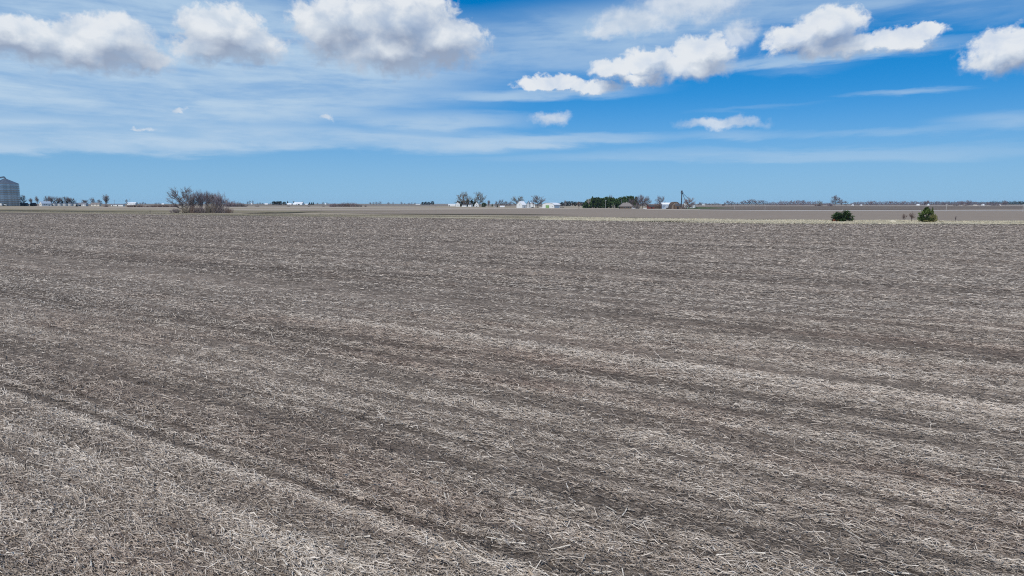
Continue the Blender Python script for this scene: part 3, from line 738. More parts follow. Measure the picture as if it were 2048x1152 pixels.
# ------------------------------------------------------------------ buildings and machines
def house(px, py, w, d, wall, roof, label, rz=0.0, wm='white_paint', rm='grey_shingle', name='farmhouse', cat='house', style='gable', over=.25, doors=(), wins=(), chimney=None, group=None, gable_vent=False):
    """w across and d deep in photograph pixels at the building's own distance; wall / roof heights likewise. rz turns the front
    (which faces -y) ; doors: (side, centre -1..1, width px, height px, material); wins: (side, centre, sill px, width px, height px)"""
    p = at(px, py); k = mpp(p); W2, D2, H, RH = w*k/2, d*k/2, wall*k, roof*k
    t = thing(name, label, cat, p, rz, group)
    b = MB()
    if style in ('gable', 'gable_front', 'arch'):
        b.box(-W2, W2, -D2, D2, -.3, H)
    else: b.box(-W2, W2, -D2, D2, -.3, H)
    if style == 'gable':            # ridge runs across (x)
        for x in (-W2, W2-.12): b.add([(x, -D2, H), (x, D2, H), (x, 0, H+RH-.05), (x+.12, -D2, H), (x+.12, D2, H), (x+.12, 0, H+RH-.05)], [(0, 2, 1), (3, 4, 5), (0, 3, 5, 2), (1, 2, 5, 4)])
    elif style == 'gable_front':    # gable faces the front
        for y in (-D2, D2-.12): b.add([(-W2, y, H), (W2, y, H), (0, y, H+RH-.05), (-W2, y+.12, H), (W2, y+.12, H), (0, y+.12, H+RH-.05)], [(0, 1, 2), (3, 5, 4), (0, 2, 5, 3), (1, 4, 5, 2)])
    elif style == 'arch':
        N = 10; poly = [(-W2*math.cos(math.pi*i/N), H+(RH-.06)*math.sin(math.pi*i/N)) for i in range(N+1)]
        for y in (-D2, D2-.12): b.prism(poly, y, y+.12)
    b.build('wall', wm, t)
    r = MB(); th = .16; o = over
    if style == 'gable':
        s = RH/D2
        for sg in (-1, 1):
            e = D2+o; pr = [(0, H+RH), (sg*e, H-s*o), (sg*e, H-s*o+th), (0, H+RH+th)]
            r.add([(x, y, z) for x in (-W2-o, W2+o) for y, z in pr], [(0, 1, 2, 3), (7, 6, 5, 4), (0, 4, 5, 1), (1, 5, 6, 2), (2, 6, 7, 3), (3, 7, 4, 0)])
    elif style == 'gable_front':
        s = RH/W2
        for sg in (-1, 1):
            e = W2+o; pr = [(0, H+RH), (sg*e, H-s*o), (sg*e, H-s*o+th), (0, H+RH+th)]
            r.add([(x, y, z) for y in (-D2-o, D2+o) for x, z in pr], [(0, 1, 2, 3), (7, 6, 5, 4), (0, 4, 5, 1), (1, 5, 6, 2), (2, 6, 7, 3), (3, 7, 4, 0)])
    elif style == 'hip':
        rl = max(.2, W2-D2*.9); e = o+.2
        r.add([(-W2-e, -D2-e, H), (W2+e, -D2-e, H), (W2+e, D2+e, H), (-W2-e, D2+e, H), (-rl, 0, H+RH), (rl, 0, H+RH)], [(0, 1, 5, 4), (1, 2, 5), (2, 3, 4, 5), (3, 0, 4), (3, 2, 1, 0)])
    elif style == 'arch':
        N = 12; a = [(-(W2+o)*math.cos(math.pi*i/N), H+RH*math.sin(math.pi*i/N)) for i in range(N+1)]; a2 = [(x*1.0, z+th) for x, z in a]
        v = [(x, y, z) for y in (-D2-o, D2+o) for q in (a, a2) for x, z in q]; n1_ = N+1; f = []
        for i in range(N):
            f += [(i, i+1, 2*n1_+i+1, 2*n1_+i), (n1_+i+1, n1_+i, 3*n1_+i, 3*n1_+i+1), (i+1, i, n1_+i, n1_+i+1), (2*n1_+i, 2*n1_+i+1, 3*n1_+i+1, 3*n1_+i)]
        f += [(0, 2*n1_, 3*n1_, n1_), (N, n1_+N, 3*n1_+N, 2*n1_+N)]; r.add(v, f)
    ro = r.build('roof', rm, t)
    if chimney is not None:
        cx = chimney*W2; MB().box(cx-.4, cx+.4, -.4, .4, H+RH*.55, H+RH+1.1).build('chimney', 'concrete', ro)
    def panel(side, c, ww, z0, z1, out, inset=0):
        q = MB(); hw = ww*k/2
        if side == 'front': q.box(c*W2-hw, c*W2+hw, -D2-out, -D2+.05, z0, z1)
        elif side == 'right': q.box(W2-.05, W2+out, c*D2-hw, c*D2+hw, z0, z1)
        else: q.box(-W2-out, -W2+.05, c*D2-hw, c*D2+hw, z0, z1)
        return q
    for side, c, dw, dh, m in doors: panel(side, c, dw, 0, dh*k, .09).build('door', m, t)
    for side, c, sill, ww, wh in wins:
        f = panel(side, c, ww, sill*k, (sill+wh)*k, .06).build('window', 'grey_paint', t)
        panel(side, c, ww*.8, (sill+wh*.1)*k, (sill+wh*.9)*k, .10).build('pane', 'glass', f)
    return t

RING = {}
def grain_bin(px, py, dia, eave, peak, label, rings, wm, rm, name='grain_bin', group=None, seg=40, door_az=-2.2, ladder=True, ribs=0, p=None):
    p = p or at(px, py); k = mpp(p); r, H, PH = dia*k/2, eave*k, peak*k
    t = thing(name, label, 'grain bin', p, 0, group); key = (name, round(r, 1), rings, wm)
    h = H/rings
    if key not in RING:
        prof = [(r+.0, 0.0)]
        nw = 5
        for i in range(nw*2): prof.append((r+(.085 if i % 2 == 0 else -.075), h*(i+.5)/(nw*2)))
        prof += [(r+.07, h-.10), (r+.07, h-.015)]
        RING[key] = MB().lathe(prof, seg, cap=False).mesh('wall_ring', wm, True)
    for i in range(rings):
        o = obj('wall_ring', RING[key], t); o.location = (0, 0, i*h)
    rf = MB().lathe([(r+.25, H-.08), (r+.25, H), (r*.06+.3, H+PH), (.05, H+PH+.15)], seg).build('roof', rm, t)
    for i in range(ribs):
        a = 2*math.pi*(i+.5)/ribs
        MB().tube((math.cos(a)*(r+.2), math.sin(a)*(r+.2), H+.10), (math.cos(a)*r*.08, math.sin(a)*r*.08, H+PH+.08), .12, n=4).build('roof_rib', rm, rf)
    MB().lathe([(r*.07+.3, H+PH-.05), (r*.07+.3, H+PH+.7), (.1, H+PH+1.1)], 12).build('roof_cap', rm, t)
    if ladder:
        a = door_az; c, s = math.cos(a), math.sin(a); m = MB()
        for off in (-.32, .32): m.tube((c*(r+.35)-s*off, s*(r+.35)+c*off, .5), (c*(r+.35)-s*off, s*(r+.35)+c*off, H+.6), .07, n=4)
        for i in range(int(H/.8)): z = .7+i*.8; m.tube((c*(r+.35)-s*.32, s*(r+.35)+c*.32, z), (c*(r+.35)+s*.32, s*(r+.35)-c*.32, z), .04, n=4)
        m.build('ladder', 'galvanised_roof', t)
    return t, p, k, r, H, PH

def power_pole(px, py, h, label, mat='pole_wood', arm=True, group=None, rz=.4, rad=.16):
    p = at(px, py); k = mpp(p); H = h*k
    t = thing('utility_pole', label, 'utility pole', p, rz, group)
    MB().tube((0, 0, -.3), (0, 0, H), rad, rad*.65, 8).build('pole', mat, t)
    if arm:
        a = MB().box(-1.3, 1.3, -.24, -.10, H-.9, H-.68).build('crossarm', mat, t)
        for x in (-1.15, -.45, .45, 1.15): MB().lathe([(.07, 0), (.12, .08), (.05, .3)], 6).build('insulator', 'grey_paint', a).location = (x, -.17, H-.68)
    return t
def car(px, py, label, mat='car_white', rz=0.0, L=4.8, group=None, name='parked_car', cat='car', tall=1.0):
    p = at(px, py); t = thing(name, label, cat, p, rz, group); hL, hW = L/2, .92
    MB().prism([(-hL, .42), (-hL, .85), (-hL*.55, .98), (-hL*.3, 1.0), (hL*.75, 1.0), (hL, .9), (hL, .42)], -hW, hW).build('body', mat, t)
    MB().prism([(-hL*.38, .99), (-hL*.12, 1.48*tall), (hL*.5, 1.52*tall), (hL*.74, .99)], -hW*.86, hW*.86).build('cabin', 'glass', t)
    MB().prism([(-hL*.15, 1.47*tall), (-hL*.10, 1.54*tall), (hL*.46, 1.58*tall), (hL*.52, 1.5*tall)], -hW*.84, hW*.84).build('roof', mat, t)
    for x in (-hL*.62, hL*.62):
        for y in (-hW+.12, hW-.12): MB().tube((x, y-.12, .34), (x, y+.12, .34), .34, n=12).build('wheel', 'rubber', t)
    return t

# ================================================================== the things, from the far left across
# ---- farmstead with the big bin
t, P0, K0, r0, H0, PH0 = grain_bin(14.8, 411.6, 44.5, 43.5, 10, 'tall corrugated steel grain bin with cone roof, fill pipe and ladder', 10, 'galvanised', 'galvanised_roof', seg=72, door_az=-1.02-.62, ribs=14)
q = MB(); zt = H0+PH0+2.6*K0
q.box(-60*K0*.72, 1.2, -.7, .7, zt-.5, zt+.5)
for i in range(14): x = -1.5-i*2.6; q.box(x-.06, x+.06, -.85, .85, zt+.5, zt+1.5)
q.box(-60*K0*.72, 1.2, -.85, -.78, zt+1.42, zt+1.5)
cv_ = q.build('fill_conveyor', 'galvanised_roof', t); cv_.rotation_euler = (0, -.035, -.60)
MB().tube((.4, 0, H0+PH0+.9), (.4, 0, zt+.2), .45, n=8).build('drop_pipe', 'galvanised_roof', t)
m = MB()
for i in range(9):
    z = .12*H0+i*.095*H0; a = -1.50; m.box(-1.5, 1.5, -1.1, .2, z, z+.25)
for i in range(3):
    z = H0*(.30+.24*i); w_ = MB().box(-1.6, 1.6, -1.3, .4, z, z+.22).box(-1.6, 1.6, -1.32, -1.24, z, z+1.1).build('ladder_platform', 'galvanised_roof', t)
    a = -1.64; w_.location = (math.cos(a)*(r0+.9), math.sin(a)*(r0+.9), 0); w_.rotation_euler = (0, 0, a+math.pi/2)
d_ = MB().box(-1.1, 1.1, -.12, .3, .4, 3.2).build('door', 'white_paint', t); a = -1.42; d_.location = (math.cos(a)*(r0+.02), math.sin(a)*(r0+.02), 0); d_.rotation_euler = (0, 0, a+math.pi/2)
f_ = MB().box(-1.6, 1.6, -3.4, -.2, 0, 2.3).tube((0, -3.4, 1.2), (0, -3.6, 1.2), .9, n=10).build('fan_housing', 'white_paint', t); a = -1.05; f_.location = (math.cos(a)*(r0+.3), math.sin(a)*(r0+.3), 0); f_.rotation_euler = (0, 0, a+math.pi/2)
leafy(10.5, 411.9, 8, 5, 'dark bush at the foot of the tall steel grain bin', 'hedge_leaf', n=30, size=.09)
leafy(28.5, 411.9, 5, 3, 'small low dark bush beside the tall steel grain bin', 'hedge_leaf', n=20, size=.12)

bare(47, 411.5, 15, 21, 'spindly bare tree just past the tall steel grain bin', 'round')
house(48, 411.7, 14, 8, 2.4, 3.2, 'long low dark roofed shed next to the tall grain bin', .15, 'weathered_board', 'dark_shingle', 'farm_shed', 'shed', doors=[('front', .4, 3, 2, 'dark_opening')])
house(67, 411.7, 9, 7, 3.0, 3.0, 'dark brown shed between low shed and white house', .1, 'brown_board', 'dark_shingle', 'farm_shed', 'shed', doors=[('front', -.3, 2.4, 2.4, 'dark_opening')])
bare(63, 410.8, 9, 14, 'thin bare tree behind the dark brown shed', 'upright')
bare(75, 411, 9, 18, 'bare tree beside the white gabled farmhouse', 'upright')
house(91, 412.0, 18, 9, 5.0, 4.2, 'white farmhouse with white gable end and dull blue roof', 1.05, 'white_paint', 'blue_grey_metal', doors=[('front', .5, 1.2, 2.2, 'dark_opening')], wins=[('front', -.4, 2, 1.3, 1.6), ('front', 0, 2, 1.3, 1.6), ('left', 0, 2, 1.3, 1.8)], chimney=.2)
for i, (x, w, h, lab) in enumerate([(95, 16, 18, 'broad bare tree rising behind the white gabled farmhouse'), (103, 13, 18, 'bare tree between farmhouse roof and first small bin'), (114, 13, 17, 'bare tree behind the first of the small bins'), (121, 12, 16, 'bare tree behind the second of the small bins'),
    (132, 14, 17, 'bare tree behind the middle one of the small bins'), (139, 13, 16, 'bare tree behind the fourth of the small bins'), (147, 12, 14, 'low bare tree behind the last of the small bins'), (170, 14, 11, 'low bare tree behind the long grey shed')]):
    bare(x, 410.6, w, h, lab, ('round', 'spreading')[i % 2], 'twig', 'bare trees behind the small bins')
for i, (x, w) in enumerate([(109, 9), (117, 10), (125, 9), (134, 10), (143, 9)]):
    conifer(x, 410.9, w, 8.5, 'dark evergreen in the hedge behind the ' + ['first', 'second', 'third', 'fourth', 'fifth'][i] + ' small bin', 'spruce', 'needles_blue', 'dark evergreens behind the small bins', lod=.4)
for i, (x, h) in enumerate([(109.5, 5.2), (120.5, 5.0), (131, 5.2), (141.5, 5.2), (152.5, 4.6)]):
    grain_bin(x, 412.1, 8.8, h, 2.0, ['squat round steel bin closest to the white gabled farmhouse', 'squat round steel bin second from the white gabled farmhouse', 'squat round steel bin in the middle of the row of five', 'squat round steel bin fourth from the white gabled farmhouse', 'squat round steel bin behind a round dark bush'][i],
              3, 'small_bin_metal', 'galvanised_roof', 'small_grain_bin', 'row of five squat grain bins', seg=24, ladder=False, ribs=0)
leafy(153.5, 413.2, 5, 4.5, 'small round dark bush in front of the last squat bin', 'hedge_leaf', n=30, size=.10)
house(165, 412.2, 20, 7, 4.0, 2.6, 'long grey shed with white door beside the squat bins', -.1, 'grey_paint', 'grey_shingle', 'farm_shed', 'shed', doors=[('front', .55, 2.0, 3.4, 'white_paint'), ('front', -.2, 3, 3, 'dark_opening')])
house(192, 412.2, 15, 8, 3.6, 3.0, 'tan farmhouse with dark windows among bare trees', .2, 'cream_paint', 'shingle', wins=[('front', -.5, 1.2, 2, 1.6), ('front', .4, 1.2, 2, 1.6)], doors=[('front', 0, 1.2, 2.6, 'white_paint')])
bare(186, 411.6, 13, 16, 'bare tree behind the roof of the tan farmhouse', 'round')
bare(199, 411.6, 12, 12, 'low bare tree at the end of the tan farmhouse', 'round')
bare(212.5, 413.2, 15, 23, 'tall bare tree standing alone past the tan farmhouse', 'upright', 'twig')
shrub(212, 413.6, 9, 6, 'dark brush round the foot of the lone tall bare tree', 'twig')
power_pole(229.5, 412.5, 13, 'thin dark pole in front of the long grey and white building')
house(236, 412.3, 24, 7, 2.8, 1.6, 'long low grey roofed building with white lower walls', 0, 'white_paint', 'grey_shingle', 'farm_building', 'farm building', doors=[('front', .1, 2, 2, 'dark_opening'), ('front', -.7, 2, 2, 'dark_opening')])
bare(253.5, 410.5, 8, 12, 'small bare tree at the end of the low white building', 'far')
house(264, 410.0, 17, 6, 3.2, 1.8, 'far pale green sided long building behind the tall pole', 0, 'white_paint', 'white_roof', 'farm_building', 'farm building')
power_pole(260.3, 411.5, 14, 'dark utility pole with crossarm in front of far pale building')
for x, w, h, lab in [(274.5, 5, 5, 'small round far tree beyond the red brown brush'), (281, 6, 4, 'low far tree beyond the red brown brush'), (286, 7, 5.5, 'rounded far tree in pair beyond red brown brush'), (291, 5, 4, 'low dark far tree at the end of a pair'), (312, 7, 4, 'far low tree above the middle of the red brush'), (319, 7, 4, 'far low tree beside a tiny white shed')]:
    bare(x, 409.2, w, h, lab, 'far', 'twig', 'far trees beyond the red brown brush')
house(326, 409.2, 4, 3, 1.4, .8, 'tiny far white shed near the big bare tree', .2, 'white_paint', 'white_roof', 'farm_shed', 'shed')
for i, (x, w, h) in enumerate([(259, 12, 5), (270, 15, 6.5), (281, 12, 5), (294, 12, 3.5), (306, 13, 5.5), (318, 15, 6.5), (330, 13, 6), (342, 14, 6), (352, 12, 6)]):
    shrub(x, 414.2, w, h, ['red brown brush thicket under the dark utility pole', 'taller red brown thicket past the dark utility pole', 'red brown thicket below the pair of far trees', 'lowest gap filling thicket in the red brown brush row', 'red brown thicket in the middle of the brush row', 'taller red brown thicket beyond the middle of the row', 'red brown thicket approaching the big bare tree', 'red brown thicket behind the big bare tree trunk', 'last red brown thicket hidden behind big bare tree'][i], 'twig_red', 'red brown brush row along the fence line', name='brush_thicket')
# ---- the clump of bare trees at the edge of the field
bare(365.5, 425.6, 53, 49, 'largest wide spreading bare tree at the edge of the field', 'round', 'twig', name='bare_tree', var=1)
bare(385, 425.2, 26, 37, 'bare tree leaning out of the big spreading tree', 'spreading', 'twig', 'bare trees in the clump', var=1)
bare(403, 425.2, 28, 42, 'grey brown bare tree in the middle of the clump', 'upright', 'twig_purple', 'bare trees in the clump', var=0)
bare(415, 425.4, 27, 41, 'bare tree with fine tops in the middle of the clump', 'upright', 'twig_purple', 'bare trees in the clump', var=1)
bare(428, 425.4, 26, 38, 'dark bare tree next to the end of the clump', 'spreading', 'twig', 'bare trees in the clump', var=2)
bare(440, 425.6, 32, 37, 'bare tree at the end of the clump by low brush', 'dome', 'twig_purple', 'bare trees in the clump', var=1)
for i, (x, w, h, mt) in enumerate([(350, 18, 12, 'twig'), (374, 20, 20, 'twig_budding'), (389, 18, 22, 'twig_red'), (398, 18, 16, 'twig'), (412, 20, 20, 'twig'), (423, 22, 26, 'twig_budding'), (433, 22, 24, 'twig'), (446, 18, 20, 'twig'), (459, 14, 13, 'twig_red')]):
    shrub(x, 425.7, w, h*.85, ['low grey brush under the big spreading tree', 'olive brush beside the trunk of the big spreading tree', 'red brown brush in the first gap of the clump', 'dark brush at foot of the middle trees', 'grey brush under the fine topped tree', 'tall olive brush between the clump trees', 'dense grey brush at foot of the dark bare tree', 'dark brush under the end tree of the clump', 'red brown brush trailing off the end of the clump'][i], mt, 'brush under the clump of bare trees', name='brush_thicket')
shrub(300.5, 426.2, 5, 8.5, 'single dry weed stalk on the grass before the clump', 'twig', sparse=True, name='dry_weed', cat='weed')
for x, y, w, h, lab in [(128.5, 420.8, 5, 4, 'small dry weed on the grass below the small bins'), (88, 420.3, 4, 2.6, 'tiny dry weed on the grass below the white farmhouse'), (205, 423.3, 5, 3.6, 'small dark weed on the grass below the tan farmhouse'), (248.3, 424.4, 2.2, 3.6, 'thin dark weed stub below the far pale building')]:
    shrub(x, y, w, h, lab, 'twig', 'dry weeds on the grass strip', sparse=True, name='dry_weed', cat='weed')
# ---- behind and beyond the clump
for i, (x, w, h, mt) in enumerate([(456, 14, 13, 'twig_purple'), (465, 16, 13, 'twig_purple'), (474, 15, 11, 'twig'), (482, 14, 9, 'twig'), (490, 10, 6.5, 'twig')]):
    shrub(x, 413.4, w, h, ['tall purple brush just past the clump', 'purple brush second past the clump', 'dark brush in the middle of the sloping thicket', 'dark brush towards the low end of sloping thicket', 'lowest brush at the far end of sloping thicket'][i], mt, 'sloping dark thicket beyond the clump', name='brush_thicket')
house(453.5, 408.6, 2.2, 2.2, 6, .8, 'narrow white tower beyond the end of the clump', 0, 'white_paint', 'white_roof', 'tower', 'tower', style='hip')
for x, w, h, lab in [(495, 6, 6, 'far bluish tree left of a tiny white house'), (500, 6, 8, 'tall far bluish tree behind a tiny white house'), (505.5, 5, 8, 'far bluish tree close behind the tiny white house')]:
    bare(x, 408.8, w, h, lab, 'far', 'twig', 'far trees round the tiny white house')
house(503.3, 408.8, 3, 2.6, 1.7, 1.1, 'tiny far white house among bluish trees', .3, 'white_paint', 'white_roof')
# ---- far farms left of centre
for i, (x, w, h) in enumerate([(548, 8, 7), (552.5, 8, 6.6), (557, 8, 7), (561, 8, 7)]):
    conifer(x, 409.6, w, h, ['first dark evergreen of the block of four', 'second dark evergreen of the block of four', 'third dark evergreen of the block of four', 'fourth dark evergreen beside a narrow gap'][i], 'pine', 'needles_blue', 'block of four far dark evergreens', lod=.2)
conifer(569, 409.6, 7, 6.2, 'lone dark evergreen between block and pointed spruce', 'pine', 'needles_blue', lod=.2)
conifer(575.5, 409.6, 4, 8, 'pointed dark spruce beside the small white house', 'spruce', 'needles_blue', lod=.4)
house(579, 409.8, 8, 5, 1.8, 1.5, 'small far white house beside the pointed spruce', .2, 'white_paint', 'white_roof', wins=[('front', 0, .5, 1, .8)])
house(597.5, 409.8, 18, 7, 2.6, 2.4, 'long far white barn with a darker open bay', -.15, 'white_paint', 'white_roof', 'barn', 'barn', doors=[('front', .2, 4, 1.6, 'dark_opening')])
house(590, 409.9, 7, 6, 1.6, 1.6, 'low white lean-to shed at the end of long white barn', .1, 'white_paint', 'white_roof', 'farm_shed', 'shed')
bare(588.5, 409, 7, 7, 'far bare tree behind the white lean-to shed', 'far')
bare(606, 409, 8, 6, 'far bare tree behind the end of long white barn', 'far')
house(613.5, 409.6, 5, 4, 1.3, .8, 'small low far white shed past the long barn', 0, 'white_paint', 'white_roof', 'farm_shed', 'shed')
for x, w, h, lab in [(619, 4, 5, 'dark rounded evergreen past the low white shed'), (623, 3.5, 5, 'first of two narrow dark spruces'), (626.5, 3.5, 6.2, 'taller of two narrow dark spruces')]:
    conifer(x, 409.4, w, h, lab, 'spruce', 'needles_blue', lod=.4)
for x, w, h, lab in [(515, 5, 4, 'far bluish tree left of a pale far roof'), (520, 6, 4.5, 'second far bluish tree by a pale far roof'), (526, 6, 3.4, 'low far bluish tree at start of horizon row'), (541, 4, 4, 'far bluish tree just before the block of evergreens'), (635, 6, 4, 'low far tree past the two narrow spruces'), (646, 6, 5, 'far tree beside a tiny white shed before brown thicket'), (655, 8, 4, 'low far tree behind the tiny white shed')]:
    bare(x, 409.2, w, h, lab, 'far', 'twig', 'scattered far trees on the horizon')
house(533, 409, 6, 4, 1.6, .8, 'pale far roofed shed on the horizon', .1, 'white_paint', 'white_roof', 'farm_shed', 'shed')
house(651.5, 409, 3, 3, 1.6, .7, 'tiny far white shed at the start of brown thicket', 0, 'white_paint', 'white_roof', 'farm_shed', 'shed')
for i, x in enumerate([514, 577, 618, 647]):
    shrub(x, 413, (10, 6, 6, 6)[i], 2.6, ['low dark scrub on field line below the pale far roof', 'low scrub on field line below the small white house', 'low scrub on field line below the narrow spruces', 'low scrub where field line meets brown thicket'][i], 'twig', 'low scrub along the far field line', name='scrub')
for i, (x, w, h, mt) in enumerate([(663, 12, 7, 'twig_purple'), (671, 13, 8, 'twig_purple'), (680, 12, 8, 'twig'), (689, 14, 9.4, 'twig_purple'), (697, 15, 10, 'twig_red'), (706, 14, 9.2, 'twig_purple'), (714, 10, 7.5, 'twig'), (721, 7, 5, 'twig'), (731, 5, 4, 'twig')]):
    shrub(x, 413.4, w, h, ['first low shrub of the brown thicket', 'purple brown shrub second in the thicket', 'grey shrub third in the brown thicket', 'rounded tall shrub left of the thicket top', 'tallest red brown shrub of the thicket', 'tall purple shrub right of the thicket top', 'shrinking grey shrub near the thicket end', 'small last shrub of the brown thicket', 'lone small shrub detached past the brown thicket'][i], mt, 'brown shrubs in the long low thicket', name='bare_shrub')
for x, y, w, h, lab in [(642.7, 420.8, 3, 3, 'small dark weed standing on the pale stubble line'), (641, 429.2, 6, 4, 'dry weed on the olive grass below the pale line'), (670, 430, 7, 4, 'reddish dry weed patch, first of a pair'), (680, 430.2, 6, 4, 'reddish dry weed patch, second of a pair'), (739, 433, 4, 2.4, 'tiny dark weed on the grass at the field edge'), (868, 433.5, 7, 2, 'flat dark weed patch on grass strip'), (1007, 436.6, 3, 3, 'single dark weed below the white cottages'), (871, 413, 5, 3.6, 'small dark shrub on the field line before white shed')]:
    shrub(x, y, w, h, lab, 'twig', None, sparse=True, name='dry_weed', cat='weed')
for x, w, h, lab in [(741, 7, 5, 'first far bluish tree past the brown thicket'), (747, 7, 5.6, 'second far bluish tree past the brown thicket'), (753, 8, 6.2, 'full far tree beside a light rounded one'), (760, 9, 6.4, 'light rounded far tree ending a small group'), (777, 7, 5.6, 'round far tree left of a hedge gap'), (786, 6, 5, 'small round far tree right of a hedge gap'), (803, 5.5, 6, 'lone narrow far tree on the horizon'), (809, 4.5, 3.4, 'small low far tree beside lone narrow one'), (818, 7, 4, 'low far tree left of a taller pair'), (823.5, 4.5, 5, 'taller far tree of a close pair'), (830, 5, 4.4, 'far tree beside a tiny pale shed')]:
    bare(x, 409.4, w, h, lab, 'far', 'twig', 'far trees between brown thicket and white shed')
house(836, 409.4, 9, 4, 1.5, .6, 'long tiny pale shed on the horizon', 0, 'white_paint', 'grey_shingle', 'farm_shed', 'shed')
for i, (x, w, h) in enumerate([(846, 8, 5.2), (852, 8, 6), (858, 8, 5.6), (865, 7, 7.2)]):
    conifer(x, 409.6, w, h, ['dark far evergreen next to the tiny pale shed', 'second dark far evergreen in the row', 'third dark far evergreen in the row', 'tallest dark far evergreen ending the row'][i], 'pine', 'needles_blue', 'row of dark far evergreens', lod=.2)
# ---- white cottages and the two big crowned trees
house(903.5, 412.6, 14, 7, 3.4, 1.2, 'long low white shed with dark end by the white cottages', .12, 'white_paint', 'white_roof', 'farm_shed', 'shed', doors=[('front', -.75, 2, 2.2, 'dark_opening')])
house(915.5, 413.2, 8, 7, 5.0, 3.4, 'tall white cottage with sharp gable next to the low shed', .2, 'white_paint', 'white_roof', 'cottage', 'house', style='gable_front', wins=[('front', 0, 2, 1.2, 1.6)])
house(929, 413.5, 9, 6, 3.0, 2.2, 'small white cottage under the dark hedge', -.15, 'white_paint', 'dark_shingle', 'cottage', 'house', wins=[('front', -.5, .9, 1.4, 1.4), ('front', .4, .9, 1.4, 1.4)])
house(941, 413.4, 7, 6, 4.0, 2.6, 'white cottage with grey side in the hedge gap', -.5, 'white_paint', 'dark_shingle', 'cottage', 'house', wins=[('front', 0, 1, 1.4, 1.6)])
house(953, 413.6, 8, 9, 4.4, 5.0, 'steep gabled white house under the second crowned tree', .1, 'white_paint', 'dark_shingle', 'farmhouse', 'house', style='gable_front', wins=[('front', -.4, .9, 1.3, 1.5), ('front', .4, .9, 1.3, 1.5), ('front', 0, 4.2, 1.2, 1.6)], doors=[('front', .0, 1.1, 2, 'dark_opening')])
bare(927.5, 413.0, 33, 28, 'broad crowned budding tree over the white cottages', 'round', 'twig_budding', var=0)
bare(960, 413.2, 25, 28.5, 'tall oval crowned budding tree beside the steep gabled house', 'round', 'twig_budding', var=2)
for i, (x, w, h) in enumerate([(917, 10, 12), (926, 12, 14.5), (935, 12, 14.5), (944, 12, 14), (951, 10, 14)]):
    leafy(x, 412.9, w, h, ['dark hedge bush over the tall white cottage', 'dark hedge bush behind the small white cottage', 'dark hedge bush above the hedge gap', 'dark hedge bush behind the grey sided cottage', 'dark hedge bush beside the steep gabled house'][i], 'hedge_leaf', 'hedge_bush', 'bush', 'dark hedge behind the cottages', n=50, size=.085, seed=i)
conifer(968, 414.2, 9, 8.6, 'low rounded dark evergreen beside the steep gabled house', 'pine', 'needles', lod=.4)
p = at(974, 415); t = thing('marker_post', 'short white post on the grass past the dark evergreen', 'post', p); MB().tube((0, 0, -.2), (0, 0, 2.2), .25, n=8).lathe([(.32, 2.2), (.32, 2.35), (.05, 2.5)], 8).build('post', 'white_paint', t)
bare(977, 413.5, 8, 13, 'slim bare tree past the white post', 'upright')
conifer(984.5, 413, 3.4, 6, 'narrow dark spruce past the slim bare tree', 'spruce', 'needles', lod=.4)
car(990.5, 414.8, 'white van with dark end parked on the grass', 'car_white', .2, 6.2, name='parked_van', cat='van', tall=1.25)
leafy(994.5, 414.8, 4, 4.5, 'little dark bush beside the white van', 'hedge_leaf', n=24, size=.11)
house(1004.5, 414.3, 9, 6, 1.2, 1.4, 'low white roofed shed among dark trees', 0, 'white_paint', 'white_roof', 'farm_shed', 'shed')
for x, w, h, lab in [(994, 11, 11, 'round dark tree behind the white van'), (1003, 15, 14, 'tall tree behind the low white roofed shed'), (1012, 11, 11, 'dark tree right behind the shed end'), (1020, 11, 10, 'low dark tree towards the white barn')]:
    bare(x, 413.6, w, h, lab, 'round', 'twig', 'dark trees behind the low white roofed shed')
# ---- white barn, silos and machine shed
bare(1036, 414.5, 29, 21.5, 'broad budding tree behind the steep roofed white barn', 'round', 'twig_budding', var=1)
house(1043, 415.8, 15, 13, 6.2, 6.8, 'white barn with steep white roof and grey shaded side', -.72, 'white_paint', 'white_roof', 'barn', 'barn', style='gable_front', wins=[('front', 0, 5.2, 1.4, 1.6)], doors=[('right', 0, 4, 4, 'grey_paint')])
grain_bin(1057, 415.4, 7, 8.4, 4.2, 'grey cone topped bin next to the white barn', 4, 'small_bin_metal', 'galvanised_roof', 'cone_bin', seg=20, ladder=False)
house(1063, 414.6, 5, 5, 8.2, 1.2, 'narrow white feed house between cone bin and bare tree', .2, 'white_paint', 'white_roof', 'feed_house', 'shed')
house(1068.6, 414.6, 2.6, 3, 6.2, .9, 'small white shed at the foot of the bare tree', 0, 'white_paint', 'white_roof', 'farm_shed', 'shed')
car(1057.5, 416.2, 'white pickup parked beside the grey cone topped bin', 'car_white', .1, 5.4, name='parked_pickup', cat='pickup')
car(1064.5, 416.1, 'dark car parked below the narrow white feed house', 'car_dark', .0)
bare(1076, 415.6, 32, 24, 'spreading bare tree between feed house and machine shed', 'round', 'twig', var=2)
car(1083, 415.9, 'white truck parked before the arched machine shed', 'car_white', -.15, 6.5, name='parked_truck', cat='truck', tall=1.2)
car(1088.5, 415.8, 'dark car half hidden by the arched machine shed', 'car_dark', .1)
house(1102.5, 416.0, 28, 22, 5.6, 4.8, 'arched white machine shed with green door', -.66, 'white_paint', 'white_roof', 'machine_shed', 'shed', style='arch', over=.5, doors=[('front', -.12, 8.5, 5.6, 'green_door'), ('right', 0, 15, 4.6, 'blue_grey_metal')], wins=[('front', .72, 2, 1.6, 1.4)])  # wide right-hand panel paints the side wall's grey shade, no door there
car(1124, 415.4, 'dark low machine parked past the arched shed', 'car_dark', 0, 7, name='farm_machine', cat='machine')
